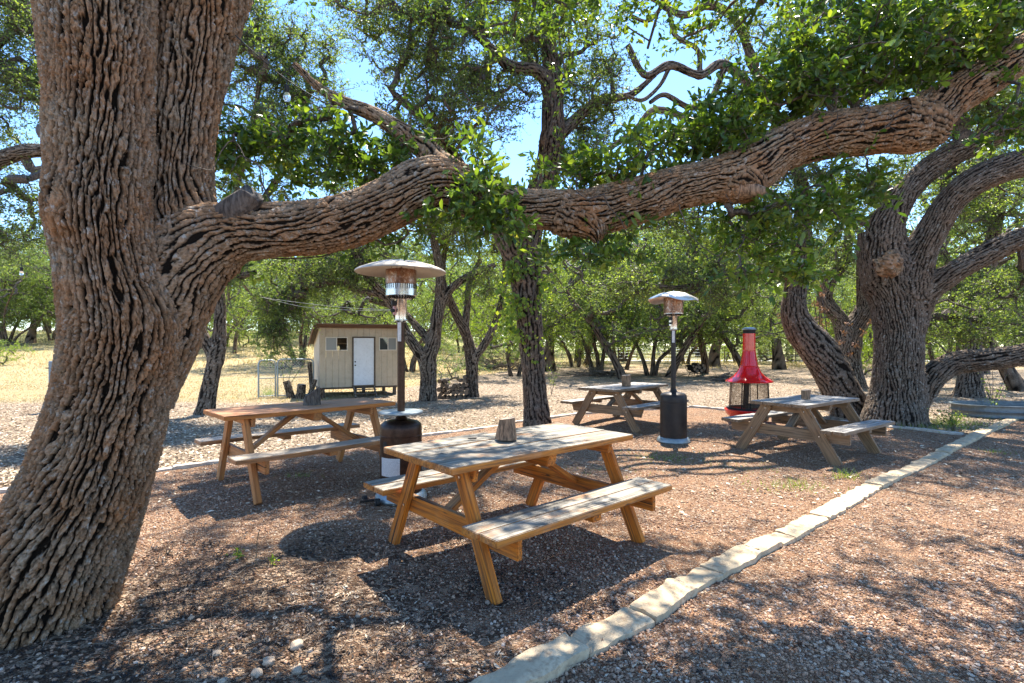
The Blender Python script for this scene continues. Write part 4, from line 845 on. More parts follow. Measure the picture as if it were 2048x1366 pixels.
def picnic(label, c, ang, L, W, H, mt, mbench, ml, planks=3, legw=.095, legt=.045, foot=.6, legx=.70, bench=.29, bh=.45, span=.78, Lb=None, bplanks=2, clip=False, beamh=.12):
    r = empty('picnic_table', (c[0], c[1], gz(c[0], c[1]) - .008), ang, label, 'picnic table', 'picnic tables in the gravel yard')
    t = .042; Lb = Lb or L
    board('tabletop', mt, r, (-L / 2, 0, H - t / 2), (L / 2, 0, H - t / 2), W, t, planks=planks)
    for s in (-1, 1):
        board('bench', mbench, r, (-Lb / 2, s * (span - bench / 2), bh - t / 2), (Lb / 2, s * (span - bench / 2), bh - t / 2), bench, t, planks=bplanks)
    zb = bh - t - .001 - beamh / 2; zt = H - t - .001 - .045
    for sx in (-1, 1):
        xo = sx * legx; xi = sx * (legx - legt - .001)
        board('bench_beam', ml, r, (xi, -span + .03, zb), (xi, span - .03, zb), .04, beamh, taper0=.05 if clip else 0)
        board('top_cleat', ml, r, (xi, -W / 2 + .05, zt), (xi, W / 2 - .05, zt), .04, .088, taper0=.02)
        for sy in (-1, 1):
            ytop = sy * (W * .30); yf = sy * foot
            d = Vector((0, yf - ytop, -(H - t))).normalized()
            n = d.cross(Vector((1, 0, 0)))
            board('leg', ml, r, (xo, ytop, H - t - .002), (xo, yf, 0.0), legt, legw, up=n, cut=0)
        # brace from the middle of the top down to the beam
        board('brace', ml, r, (sx * .10, 0, H - t - .03), (xi - sx * .022, 0, zb + .02), .085, .04, up=(0, 0, 1))
    board('centre_cleat', ml, r, (0, -W / 2 + .04, zt + .002), (0, W / 2 - .04, zt + .002), .085, .04 + .045, taper0=.02)
    for s in (-1, 1):
        board('bench_cleat', ml, r, (0, s * (span - bench + .015), bh - t - .024), (0, s * (span - .015), bh - t - .024), .085, .042)
    mb = MB()
    for sx in (-1, 1):
        for sy in (-1, 1):
            for (yy, zz) in ((W * .30 * sy + sy * .03, H - t - .06), (sy * (foot - .20), zb)):
                mb.tube([(sx * (legx + legt / 2 + .001), yy, zz), (sx * (legx + legt / 2 + .007), yy, zz)], .009, 8)
    mb.build('bolts', STEEL, r); return r
picnic('grey-topped picnic table with glowing orange legs, closest to the stone edging', (.035, 3.90), math.radians(41.2), 1.76, .84, .775, WOOD_NEAR, WOOD_NEAR, mat_wood('wood_stain_bounce_leg', (.46, .28, .13), (.32, .17, .08), (.66, .21, .02), (.45, .12, .012), .95), foot=.60, span=.79, bench=.31, Lb=1.70, legw=.10, legt=.045)  # leg sides: orange stain, deepened to carry warm light bounced off the ground
picnic('long picnic table with reddish-orange top, in front of the shed', (-2.27, 5.70), math.radians(43.5), 1.80, .78, .80, WOOD_LEFT, WOOD_BENCH, mat_wood('wood_orange_leg', (.45, .30, .19), (.34, .22, .14), (.55, .24, .08), (.42, .16, .045), .6), foot=.62, span=.74, bench=.26, planks=2, bplanks=1, legw=.10, legt=.05, legx=.68, Lb=1.80, beamh=.13)
gleg = mat_wood('wood_grey_leg', (.36, .28, .20), (.26, .2, .15), (.33, .20, .105), (.22, .135, .075), .8)
picnic('weathered picnic table farthest away, beside the ivy-wrapped trunk', (2.10, 9.65), math.radians(45), 1.85, .76, .72, WOOD_GREY, WOOD_GREY, gleg, planks=4, legw=.14, legt=.04, foot=.66, span=.79, bench=.26, clip=True, beamh=.15, legx=.66)
picnic('weathered grey picnic table in front of the red stove and the bent oak', (4.10, 7.25), math.radians(36), 1.60, .74, .73, WOOD_GREY, WOOD_GREY, gleg, planks=4, legw=.14, legt=.04, foot=.64, span=.80, bench=.27, beamh=.14, legx=.60)

def log(name, label, p, r, h, seed, slant=0.0, flare=1.0, cat='log', mat=LOGM, rough=.16, group=None, rz=0):
    rr = np.random.default_rng(seed); n, m = 40, 14; th, z = np.meshgrid(np.linspace(0, 2 * np.pi, n, endpoint=False), np.linspace(0, 1, m))
    R = r * (1 + (flare - 1) * (1 - z) ** 1.5) * (1 + rough * (vn(th / (2 * np.pi) * 7, z * .6, seed, 7) - .5) * 2 + .05 * (vn(th / (2 * np.pi) * 20, z * 2, seed + 1, 20) - .5))
    zz = z * h * (1 + slant * np.cos(th) * r / h * z); V = np.stack([R * np.cos(th), R * np.sin(th), zz], -1).reshape(-1, 3)
    V = np.vstack([V, [[0, 0, h], [0, 0, 0]]]); i, j = np.meshgrid(np.arange(m - 1), np.arange(n), indexing='ij')
    q = np.stack([i * n + j, i * n + (j + 1) % n, (i + 1) * n + (j + 1) % n, (i + 1) * n + j], -1).reshape(-1, 4); k = n * m
    t = [[(m - 1) * n + a, (m - 1) * n + (a + 1) % n, k] for a in range(n)] + [[(a + 1) % n, a, k + 1] for a in range(n)]
    o = mesh_np(name, V, quads=q, tris=t, mat=mat, smooth=True); o.data.set_sharp_from_angle(angle=math.radians(50)); o.location = p; o.rotation_euler = (0, 0, rz); return tag(o, label, cat, group)
p = G(1012, 880, .775); log('log_centrepiece', 'split reddish log with a bark flare at its side, standing on the near grey tabletop', (p[0], p[1] + .03, .777), .055, .155, 3, flare=1.25, slant=.15, rough=.3)
log('log_centrepiece', 'dark slant-cut log standing on the orange tabletop', (Q(622, 800, 5.75)[0], 5.78, .80), .075, .155, 5, slant=.75, mat=BARKLOG if 'BARKLOG' in globals() else TWIG, flare=1.15, rz=.3)
log('log_centrepiece', 'barky log standing on the farthest grey tabletop', (Q(1252, 770, 9.5)[0], 9.5, .722), .085, .20, 6, slant=.1)
log('log_centrepiece', 'short pale log standing on the tabletop by the red stove', (Q(1616, 795, 7.1)[0], 7.15, .732), .06, .125, 7, slant=.1)
tag(mesh_np('wood_chip', [(-.03, -.01, 0), (.03, -.008, 0), (.035, .006, 0), (-.025, .01, 0), (-.03, -.01, .008), (.03, -.008, .012), (.035, .006, .009), (-.025, .01, .006)], quads=[[0, 3, 2, 1], [4, 5, 6, 7], [0, 1, 5, 4], [1, 2, 6, 5], [2, 3, 7, 6], [3, 0, 4, 7]], mat=WOOD_OLD), 'dark flat chip of wood lying on the near grey tabletop', 'wood chip').location = tuple(G(944, 878, .776) + np.array([0, 0, .001]))

# ------------------------------------------------------------------ patio heaters
def heater(label, loc, tall, body, table=False, warped=False, rz=0, domeR=.41, dome=DOME, tiltx=0):
    o = empty('patio_heater', loc, rz, label, 'patio heater', 'patio heaters'); o.rotation_euler = (math.radians(tiltx), 0, rz)
    # weighted base
    mb = MB(); mb.lathe([(.0, .002), (.235, .002), (.245, .02), (.238, .05), (.215, .075), (.198, .08)], 48); mb.build('base_ring', GALV, o)
    mb = MB(); mb.lathe([(.195, .06), (.198, .09), (.198, .13), (.200, .132), (.200, .138), (.196, .14), (.196, .60), (.200, .603), (.200, .612), (.196, .615), (.196, .68), (.19, .71), (.165, .735), (.10, .752), (.05, .76), (.03, .76)], 64)
    mb.build('tank_housing', body, o)
    a0 = -math.pi / 2 - .62
    def patch(name, mat, a, z0, z1, da, R=.1985, par=o, rnd=False):
        m2 = MB(); n = 14; vs = []; fs = []
        if rnd:
            vs = [(R * math.cos(a), R * math.sin(a), (z0 + z1) / 2)]
            for k in range(24):
                t = 2 * math.pi * k / 24; sx = math.copysign(abs(math.cos(t)) ** .7, math.cos(t)); aa = a + sx * da / 2; vs.append((R * math.cos(aa), R * math.sin(aa), (z0 + z1) / 2 + math.sin(t) * (z1 - z0) / 2))
            fs = [(0, 1 + k, 1 + (k + 1) % 24) for k in range(24)]
        else:
            for k in range(n + 1):
                aa = a + da * (k / n - .5); vs += [(R * math.cos(aa), R * math.sin(aa), z0), (R * math.cos(aa), R * math.sin(aa), z1)]
            fs = [(2 * k, 2 * k + 2, 2 * k + 3, 2 * k + 1) for k in range(n)]
        m2.add(vs, fs); return m2.build(name, mat, par)
    patch('hand_hole', RUBBER, a0, .50, .57, .30, rnd=True); patch('vent_hole', RUBBER, -math.pi / 2 + (.35 if table else .25), .115, .15, .12, rnd=True, R=.2015)
    if table: patch('warning_notice', PRINT, a0 + .25, .25, .42, 1.05)
    pole = MB(); pole.tube([(0, 0, .755), (0, 0, 1.70)], .036, 24); pole.build('pole', body, o)
    mb = MB(); mb.lathe([(.045, .745), (.06, .76), (.042, .79), (.038, .80)], 24); mb.build('collar', body, o)
    if table:
        mb = MB(); mb.lathe([(.037, .815), (.195, .812), (.205, .816), (.207, .824), (.205, .832), (.195, .836), (.037, .836)], 56); mb.build('side_table', GALV, o)
    tg = patch('pole_notice', WHITEP, a0 + .3, 1.50, 1.68, 1.1, R=.0368)
    mb = MB(); mb.lathe([(.037, 1.68), (.062, 1.70), (.062, 1.705), (.056, 1.71), (.056, 1.90), (.06, 1.905), (.03, 1.91)], 28); ctl = mb.build('control_housing', STEEL, o)
    mb = MB(); mb.box((-.058, -.038, 1.86), (.05, .04, .05), rz=.5, bev=.006); mb.build('switch_box', RUBBER, ctl); mb = MB(); mb.tube([(-.055, -.05, 1.79), (-.075, -.078, 1.79)], .016, 12); mb.build('knob', RUBBER, ctl)
    m3 = MB(); m3.box((-.052, -.028, 1.80), (.035, .03, .10), rz=.5, bev=.004); m3.build('control_plate', mat_plain('red_white_plate', (.55, .30, .28), .5, 0, .4, 30) if table else STEEL, ctl)
    b0 = 1.90
    mb = MB(); mb.lathe([(.05, b0), (.105, b0 + .005), (.135, b0 + .03), (.146, b0 + .035), (.146, b0 + .042)], 48); bd = mb.build('burner_bowl', STEEL, o)
    sl = MB()
    for k in range(30):
        a = 2 * math.pi * k / 30; sl.bar((.108 * math.cos(a), .108 * math.sin(a), b0 + .003), (.134 * math.cos(a), .134 * math.sin(a), b0 + .025), .012, .003, bev=0)
    sl.build('vent_slots', SOOT, bd)
    mb = MB(); H1 = b0 + .04
    mb.lathe([(.146, H1), (.146, H1 + .05), (.150, H1 + .052), (.150, H1 + .058), (.143, H1 + .06), (.143, H1 + .24), (.10, H1 + .245)], 64); mb.build('emitter_screen', RUSTY if not table else STEEL, o)
    if table:
        mb = MB(); mb.lathe([(.1445, H1 + .10), (.1455, H1 + .17), (.1445, H1 + .24)], 64); mb.build('heat_stained_band', RUSTY, o)
        mb = MB()
        for k in range(40):
            a = 2 * math.pi * k / 40; mb.bar((.1475 * math.cos(a), .1475 * math.sin(a), H1 + .055), (.1475 * math.cos(a), .1475 * math.sin(a), H1 + .105), .004, .003, up=(math.cos(a), math.sin(a), 0), bev=0)
        mb.build('grille_bars', BLACKM, o)
    else:
        mb = MB(); mb.lathe([(.06, 1.70), (.06, 1.90)], 20); 
    H2 = H1 + .235
    def wob(r, z, a):
        if not warped: return r, z
        k = max(0, (r / domeR - .45)); return r * (1 + .02 * math.sin(3 * a)), z + k * (.055 * math.sin(2 * a + .6) - .03 + .02 * math.sin(5 * a)) 
    mb = MB(); R = domeR
    mb.lathe([(R, H2 - .022), (R + .004, H2 - .016), (R, H2 - .006), (R * .93, H2 + .012), (R * .75, H2 + .042), (R * .5, H2 + .074), (R * .25, H2 + .09), (.02, H2 + .094), (.0, H2 + .094)], 72, wob=wob)
    mb.lathe([(R, H2 - .022), (R * .93, H2 + .004), (R * .75, H2 + .034), (R * .5, H2 + .066), (R * .25, H2 + .082), (.0, H2 + .084)], 72, wob=wob)
    dm = mb.build('reflector_dome', dome, o)
    mb = MB(); mb.tube([(0, 0, H1 + .24), (0, 0, H2 + .11)], .012, 8)
    for k in range(3):
        a = 2 * math.pi * k / 3; mb.tube([(.13 * math.cos(a), .13 * math.sin(a), H1 + .24), (.13 * math.cos(a), .13 * math.sin(a), H2 + .083)], .005, 6)
    mb.build('dome_posts', STEEL, o)
    if table:
        for s in (-1, 1):
            mb = MB(); mb.tube([(-.205 + s * .07 - .05, -.19 - s * .05, .03), (-.205 + s * .07 - .02, -.19 - s * .05 + .02, .03)], .032, 20); w_ = mb.build('wheel', RUBBER, o)
            m5 = MB(); m5.tube([(-.205 + s * .07 - .053, -.192 - s * .05, .03), (-.205 + s * .07 - .018, -.19 - s * .05 + .021, .03)], .011, 10); m5.build('hub', STEEL, w_)
        mb = MB(); mb.bar((-.15, -.17, .04), (-.33, -.22, .035), .03, .02); mb.build('wheel_bracket', SOOT, o)
    return o
heater('bronze patio heater with a round side table, between the orange and the grey picnic tables', (-1.06, 4.97, gz(-1.06, 4.97)), True, BRONZE, table=True, domeR=.425, dome=DOME)
heater('dark patio heater with a buckled shiny dome, standing in open gravel', (2.44, 7.86, gz(2.44, 7.86)), True, BLACKM, warped=True, domeR=.36, dome=MIRROR, tiltx=0)

# ------------------------------------------------------------------ red chimney stove
def stove():
    o = empty('outdoor_fireplace', (4.56, 10.0, gz(4.56, 10.0)), 0, 'glossy red chimney stove with wire mesh firebox, behind the grey picnic table', 'fireplace')
    mb = MB(); mb.lathe([(.0, .05), (.28, .05), (.36, .10), (.42, .16), (.435, .22), (.44, .235), (.445, .24), (.44, .25), (.40, .25), (.36, .20), (.2, .18), (0, .18)], 64); mb.build('bowl', REDB, o)
    mb = MB(); mb.lathe([(.405, .235), (.41, .26), (.40, .285), (.36, .285), (.355, .25)], 64); mb.build('firebox_rim', SOOT, o)
    for k in range(3):
        a = 2 * math.pi * k / 3 + .6; mb = MB(); mb.tube([(.30 * math.cos(a), .30 * math.sin(a), .09), (.36 * math.cos(a), .36 * math.sin(a), 0)], .02, 10); mb.build('foot', SOOT, o)
    mb = MB()
    for k in range(110):
        a = 2 * math.pi * k / 110; mb.tube([(.362 * math.cos(a), .362 * math.sin(a), .27), (.335 * math.cos(a), .335 * math.sin(a), .78)], .0022, 3, caps=False)
    for k in range(30):
        z = .28 + k * .0167; R = .362 - (z - .27) / .51 * .027; mb.tube([(R * math.cos(t * math.pi / 20), R * math.sin(t * math.pi / 20), z) for t in range(41)], .0022, 3, caps=False)
    mb.build('wire_screen', MESHM, o)
    mb = MB()
    for a in (-2.35, -1.95, -.80, .7, 2.3): mb.bar((.368 * math.cos(a), .368 * math.sin(a), .27), (.34 * math.cos(a), .34 * math.sin(a), .78), .02, .012, up=(math.cos(a), math.sin(a), 0), bev=.002)
    mb.build('screen_posts', SOOT, o)
    mb = MB(); mb.bar((-.16, -.20, .28), (-.14, -.20, .77), .10, .03, up=(0, -1, 0)); mb.build('door_panel', SOOT, o)
    mb = MB(); mb.lathe([(.352, .765), (.38, .77), (.38, .785), (.345, .79)], 64); mb.build('hood_ring', SOOT, o)
    mb = MB(); mb.lathe([(.395, .765), (.42, .772), (.425, .785), (.41, .80), (.34, .84), (.27, .895), (.215, .96), (.18, 1.03), (.165, 1.06), (.168, 1.065), (.168, 1.075), (.16, 1.08), (.143, 1.18), (.125, 1.30), (.118, 1.36), (.121, 1.363), (.121, 1.372), (.115, 1.376), (.113, 1.70), (.10, 1.70)], 72); mb.build('hood', RED, o)
    mb = MB(); mb.lathe([(.111, 1.69), (.112, 1.765), (.10, 1.77)], 40); mb.build('flue_collar', SOOT, o)
    mb = MB(); mb.lathe([(.10, 1.765), (.125, 1.768), (.13, 1.78), (.12, 1.80), (.07, 1.815), (0, 1.82)], 40); mb.build('rain_cap', GALV, o)
    for k, (x, y, r, a, l) in enumerate([(.08, -.05, .045, .3, .36), (.12, .08, .05, -.5, .32), (-.02, .05, .04, 1.2, .34), (.1, -.02, .04, .9, .30)]):
        z = .30 + (.06 if k > 2 else 0); mb = MB(); d = Vector((math.cos(a), math.sin(a), .05)) * l / 2; mb.tube([Vector((x, y, z)) - d, Vector((x, y, z)) + d], r, 12)
        f = mb.build('firewood_log', TWIG); f.location = o.location; tag(f, 'charred log lying in the firebox of the red stove', 'log', 'logs in the red stove')
stove()

# ------------------------------------------------------------------ shed on stilts
def shed():
    Zs = 14.4; xl = (639 - CX) * Zs / F; xr = (797 - CX) * Zs / F; W = 2.2; D = 1.7
    o = empty('shed', ((xl), Zs, gz(xl, Zs)), .45, 'small cream shed on short posts with a white door and two sliding windows', 'shed')
    z0, z1, zb = .29, 1.99, 1.52       # front higher than back; local x along the front, y back
    bw = W / 13
    dx0, dx1 = (704.5 - 639) / 158 * W, (745.5 - 639) / 158 * W; dz0, dz1 = .33, 1.68
    w1 = ((650 - 639) / 158 * W, (693 - 639) / 158 * W); w2 = ((756 - 639) / 158 * W, (793 - 639) / 158 * W); wz = (1.32, 1.70)
    mb = MB(); t = .02; g = .005
    def rect(x0, x1, a, b):
        if x1 - x0 > .004 and b - a > .004: mb.box(((x0 + x1) / 2, t / 2, (a + b) / 2), (x1 - x0, t, b - a), bev=.002)
    holes = [(dx0, dx1, dz0, dz1), (w1[0], w1[1], *wz), (w2[0], w2[1], *wz)]
    for k in range(13):
        xs = {k * bw + g / 2, (k + 1) * bw - g / 2}
        for h in holes:
            for e in h[:2]:
                if k * bw < e < (k + 1) * bw: xs.add(e)
        xs = sorted(xs)
        for a, b_ in zip(xs[:-1], xs[1:]):
            m = (a + b_) / 2; segs = [(z0, z1)]
            for h in holes:
                if h[0] < m < h[1]: segs = [s for q in segs for s in ((q[0], min(q[1], h[2])), (max(q[0], h[3]), q[1])) if s[1] > s[0]]
            for s in segs: rect(a, b_, *s)
    fr = mb.build('front_wall', SHEDW, o)
    def sidewall(x, name):
        m = MB(); n = 8
        for k in range(n):
            y0, y1 = .03 + k * (D - .03) / n, .03 + (k + 1) * (D - .03) / n - .004; za = z1 + (zb - z1) * y0 / D; zc = z1 + (zb - z1) * y1 / D; s = .02
            vs = [(x, y0, z0), (x, y1, z0), (x, y1, zc), (x, y0, za), (x + s, y0, z0), (x + s, y1, z0), (x + s, y1, zc), (x + s, y0, za)]
            m.add(vs, [(0, 3, 2, 1), (4, 5, 6, 7), (0, 1, 5, 4), (1, 2, 6, 5), (2, 3, 7, 6), (3, 0, 4, 7)])
        return m.build(name, SHEDW, o)
    sidewall(-.002, 'side_wall'); sidewall(W - .018, 'side_wall')
    # back wall with a window opening, so the view through the panes is real
    m = MB()
    for a, b_, c_, d_ in ((.02, w1[0], z0, zb), (w1[0], w1[1], z0, wz[0] - .25), (w1[0], w1[1], wz[1] - .25, zb), (w1[1], W - .02, z0, zb)): m.box(((a + b_) / 2, D, (c_ + d_) / 2), (b_ - a - .001, .02, d_ - c_ - .001))
    m.build('back_wall', SHEDW, o)
    m = MB(); m.box((W / 2, D / 2 + .01, z0 - .03), (W, D - .03, .05)); m.build('floor', WOOD_OLD, o)
    sl = (zb - z1) / D; m = MB(); ov = .14; vs = []
    for (x, y) in ((-ov, -.10), (W + ov, -.10), (W + ov, D + .12), (-ov, D + .12)):
        z = z1 + .012 + sl * y; vs.append((x, y, z))
    vs += [(x, y, z + .05) for x, y, z in vs]; m.add(vs, [(0, 3, 2, 1), (4, 5, 6, 7), (0, 1, 5, 4), (1, 2, 6, 5), (2, 3, 7, 6), (3, 0, 4, 7)]); m.build('roof', TWIG, o)
    m = MB(); m.bar((-ov - .02, -.125, z1 + .02), (W + ov + .02, -.125, z1 + .02), .03, .105); m.build('fascia', WOOD_ROOF, o)
    for x in (-ov - .015, W + ov + .015):
        m = MB(); m.bar((x, -.1, z1 + .02), (x, D + .12, z1 + .01 + sl * (D + .22)), .025, .10); m.build('barge_board', WOOD_ROOF, o)
    # door
    m = MB()
    for a, b_, c_, d_ in ((dx0 - .04, dx0 - .004, dz0 - .04, dz1 + .035), (dx1 + .004, dx1 + .04, dz0 - .04, dz1 + .035)): m.box(((a + b_) / 2, -.008, (c_ + d_) / 2), (b_ - a, .03, d_ - c_), bev=.002)
    m.box(((dx0 + dx1) / 2, -.008, dz1 + .02), (dx1 - dx0, .028, .03), bev=.002); m.box(((dx0 + dx1) / 2, -.012, dz0 - .022), (dx1 - dx0, .04, .03), bev=.002); m.build('door_frame', WOOD_OLD, o)
    m = MB(); m.box(((dx0 + dx1) / 2, .008, (dz0 + dz1) / 2), (dx1 - dx0 - .01, .03, dz1 - dz0 - .006), bev=.003); dr = m.build('door', DOORW, o)
    for nm, zz in (('knob', .90), ('deadbolt', 1.0)):
        m = MB(); m.tube([(dx0 + .045, -.008, zz), (dx0 + .045, -.04, zz)], .02, 14); m.build(nm, SOOT, dr)
    for wi, (a, b_) in enumerate((w1, w2)):
        m = MB(); zc = sum(wz) / 2; hh = wz[1] - wz[0]; t = .022
        m.box(((a + b_) / 2, -.002, wz[0] + t / 2), (b_ - a, .035, t)); m.box(((a + b_) / 2, -.002, wz[1] - t / 2), (b_ - a, .035, t))
        for x in (a + t / 2, b_ - t / 2, (a + b_) / 2): m.box((x, -.003, zc), (t, .036, hh - 2 * t - .002))
        wf = m.build('window', FRAMEW, o); mid = (a + b_) / 2
        for k, (c_, d_) in enumerate(((a + t, mid - t / 2), (mid + t / 2, b_ - t))):
            dark = (k == 1) if wi == 0 else (k == 0)
            m = MB(); m.box(((c_ + d_) / 2, .004, zc), (d_ - c_, .004, hh - 2 * t)); 
            if not (wi == 0 and k == 1): pn = m.build('pane', DARKGLASS if dark else HAZEGLASS, wf)
            if dark:
                m = MB(); m.box(((c_ + d_) / 2, .012, zc), (.006, .004, hh - 2 * t)); m.box(((c_ + d_) / 2, .016, zc), (d_ - c_, .004, .006)); m.build('glazing_bar', SOOT, wf)
    for x in (.10, W * .55, W - .10):
        for y in (.10, D - .10):
            m = MB(); m.box((x, y, (z0 - .055) / 2), (.09, .09, z0 - .055), bev=.004); m.build('post', WOOD_OLD, o)
    for s in (dx0, dx1):
        st = MB(); st.bar((s, -.03, dz0 - .06), (s, -.42, .0), .03, .08); st.build('stair_stringer', WOOD_OLD, o)
    for k in range(2):
        m = MB(); m.box(((dx0 + dx1) / 2, -.14 - .14 * k, .215 - .105 * k), (dx1 - dx0 + .06, .13, .025), bev=.003); m.build('stair_tread', WOOD_OLD, o)
    return o
shed()

# ------------------------------------------------------------------ chain-link panels
def chain_panel(label, p0, p1, h, rx=True):
    p0 = np.array(p0, float); p1 = np.array(p1, float); L = np.linalg.norm(p1 - p0); a = math.atan2(p1[1] - p0[1], p1[0] - p0[0])
    o = empty('chain_link_panel', (p0[0], p0[1], gz(*p0[:2])), a, label, 'fence panel', 'chain-link panels beside the shed')
    m = MB(); r = .022; z0 = .04
    pts = [(0, 0, 0), (0, 0, h - .1), (.03, 0, h - .03), (.1, 0, h), (L - .1, 0, h), (L - .03, 0, h - .03), (L, 0, h - .1), (L, 0, 0)]; m.tube(pts, r, 10); fr_ = m.build('frame', GALV, o)
    m = MB(); m.tube([(.02, 0, h * .52), (L - .02, 0, h * .52)], .014, 8); m.build('rail', GALV, o); m = MB(); m.tube([(.02, 0, z0), (L - .02, 0, z0)], .014, 8); m.build('rail', GALV, o)
    m = MB(); s = .075; n = int((L + h) / s)
    for k in range(n):
        for sg in (1, -1):
            x0 = k * s - h if sg == 1 else k * s; pts = []
            t0 = max(0, -x0) if sg == 1 else max(0, x0 - L); t1 = min(h - z0, (L - x0)) if sg == 1 else min(h - z0, x0)
            if t1 - t0 < .03: continue
            m.tube([(x0 + sg * t0, .003 * sg, z0 + t0), (x0 + sg * t1, .003 * sg, z0 + t1)], .003, 3, caps=False)
    m.build('wire_mesh', GALV, o); return o
a_ = G(517, 797)[:2]; b_2 = G(551, 795)[:2]; c_2 = G(627, 793)[:2]
chain_panel('narrow rounded chain-link panel farther from the shed', a_, b_2, 1.03); chain_panel('wide chain-link panel butting against the shed corner', (b_2[0] + .06, b_2[1]), c_2, 1.05)
# cut stumps in front of the panels
def stump(label, px, py, Y, lst, seed):
    b = np.array([(px - CX) * Y / F, Y, 0]); b[2] = gz(b[0], b[1]) - .03; J = Join(); tops = MB()
    root = empty('tree_stump', b, 0, label, 'stump')
    for k, (dx, dy, lx, ly, h, r) in enumerate(lst):
        pts = b + np.array([(dx, dy, -.05), (dx + lx * .4, dy + ly * .4, h * .4), (dx + lx, dy + ly, h)]); R = [r * 1.2, r, r * .95]
        V, q, rg = bark_tube(pts, R, 26, 30, seed + k, cell=.05, cellv=.14, depth=.014); J.add(V, q, rg)
        top = V[-26:] - b; c = top.mean(0); tops.add([c] + list(top), [(0, 1 + i, 1 + (i + 1) % 26) for i in range(26)])
    J.build('trunk', BARK_B, root, b); tops.build('cut_face', LOGM, root)
stump('blackened stump leaning outward in front of the chain-link panels', 583, 797, 14.3, [(0, 0, -.14, 0, .50, .10)], 1)
stump('cluster of cut stumps in front of the wide chain-link panel', 604, 797, 14.2, [(-.05, 0, .05, 0, .42, .12), (.17, .05, .16, 0, .55, .07), (.02, -.05, -.02, 0, .30, .09)], 4)
stump('short dark stump post close to the shed corner', 638, 803, 13.9, [(0, 0, .02, 0, .36, .09)], 8)
stump('tall ragged stump between the chain-link panel and the shed', 626, 797, 14.6, [(0, 0, -.10, 0, 1.02, .06)], 9)

# ------------------------------------------------------------------ firewood between the two forked trees
rf = random.Random(9); fwbase = (905 - CX) * 14.5 / F
first = None
def firelog(x, y, z, r, L):
    n = 9; k = int(abs(x * 977 + z * 331)) % 1000
    m = MB(); m.tube([(0, -L / 2, 0), (0, 0, .004), (0, L / 2, 0)], r, 12); o = m.build('firewood_log', WOODEND); o.location = (x, y, z); o.rotation_euler = (rf.uniform(-.05, .05), rf.uniform(0, 6), rf.uniform(-.09, .09))
    return tag(o, 'cut log end in the firewood stack between the two forked oaks', 'log', 'logs in the firewood stack')
m_, nt_, b_ = new_mat('log_ends'); co_ = objco(nt_, (1, 0, 1)); rl = nd(nt_, 'VectorMath', dict(operation='LENGTH')); nt_.links.new(co_, rl.inputs[0])
ge_ = nt_.nodes.new('ShaderNodeTexCoord'); sn_ = nd(nt_, 'SeparateXYZ'); nt_.links.new(ge_.outputs['Normal'], sn_.inputs[0]); ny_ = mth(nt_, 'ABSOLUTE', sn_.outputs[1])
endc = mixc(nt_, mth(nt_, 'MULTIPLY_ADD', mth(nt_, 'SINE', mth(nt_, 'MULTIPLY', rl.outputs['Value'], 500.0)), .3, .5), (.26, .18, .12), (.14, .095, .06))
endc = mixc(nt_, mth(nt_, 'MULTIPLY', nd(nt_, 'ObjectInfo').outputs['Random'], .7), endc, (.12, .09, .07))
setc(nt_, b_, mixc(nt_, ramp(nt_, ny_, [(.6, g3(0)), (.8, g3(1))]), (.03, .022, .017), endc)); WOODEND = m_
xL, xR = (876 - CX) * 14.45 / F, (934 - CX) * 14.45 / F; rows = 0; z = .06
while z < .66:
    x = xL + (.05 if rows % 2 else 0) + max(0, (z - .3) * .2); 
    while x < xR + .0:
        if z > .30 + .32 * abs((x - xL) / (xR - xL) - .42) * 2 + rf.uniform(0, .1): x += .1; continue
        r = rf.uniform(.046, .070); firelog(x + r, 14.45 + rf.uniform(-.05, .05), z + gz(x, 14.45) - .02 + rf.uniform(-.02, .02), r, .42); x += 2 * r + .004
    z += .108; rows += 1

# ------------------------------------------------------------------ firewood cradle, brush pile, tank, box
def cradle():
    Y = 23.6; x = (1392 - CX) * Y / F; o = empty('firewood_cradle', (x, Y, gz(x, Y)), .2, 'black curved steel firewood cradle standing in the grove', 'firewood cradle')
    for y in (-.2, .2):
        m = MB(); m.tube([(.43 * math.cos(a), y, .52 + .36 * math.sin(a)) for a in np.linspace(math.pi + .15, 2 * math.pi - .15, 16)], .014, 8); m.build('hoop', SOOT, o)
        for s in (-1, 1):
            m = MB(); m.tube([(s * .18, y, .2), (s * .25, y * 1.1, 0)], .016, 8); m.build('leg', SOOT, o); m = MB(); m.tube([(s * .42, y, .48), (s * .44, y, .66)], .013, 8); m.build('post', SOOT, o)
    m = MB()
    for a in np.linspace(math.pi + .2, 2 * math.pi - .2, 11): m.bar((.43 * math.cos(a), -.2, .52 + .36 * math.sin(a)), (.43 * math.cos(a), .2, .52 + .36 * math.sin(a)), .03, .008)
    for z, R in ((.60, .43),): m.tube([(-.44, -.2, z), (-.44, .2, z)], .012, 6); m.tube([(.44, -.2, z), (.44, .2, z)], .012, 6)
    m.build('slats', SOOT, o)
    rc = random.Random(2)
    for (lx, lz, r) in ((-.2, .36, .07), (-.05, .28, .08), (.12, .30, .075), (.26, .40, .07), (-.12, .46, .07), (.05, .44, .08), (.20, .53, .06), (-.26, .5, .06), (-.02, .58, .065)):
        m = MB(); m.tube([(0, -.24, 0), (0, .24, 0)], r, 12); f = m.build('firewood_log', WOODEND); f.location = (x + lx, Y + .0, gz(x, Y) + lz); f.rotation_euler = (0, rc.uniform(0, 6), .2 + rc.uniform(-.1, .1)); tag(f, 'dark log lying in the black firewood cradle', 'log', 'logs in the firewood cradle')
cradle()
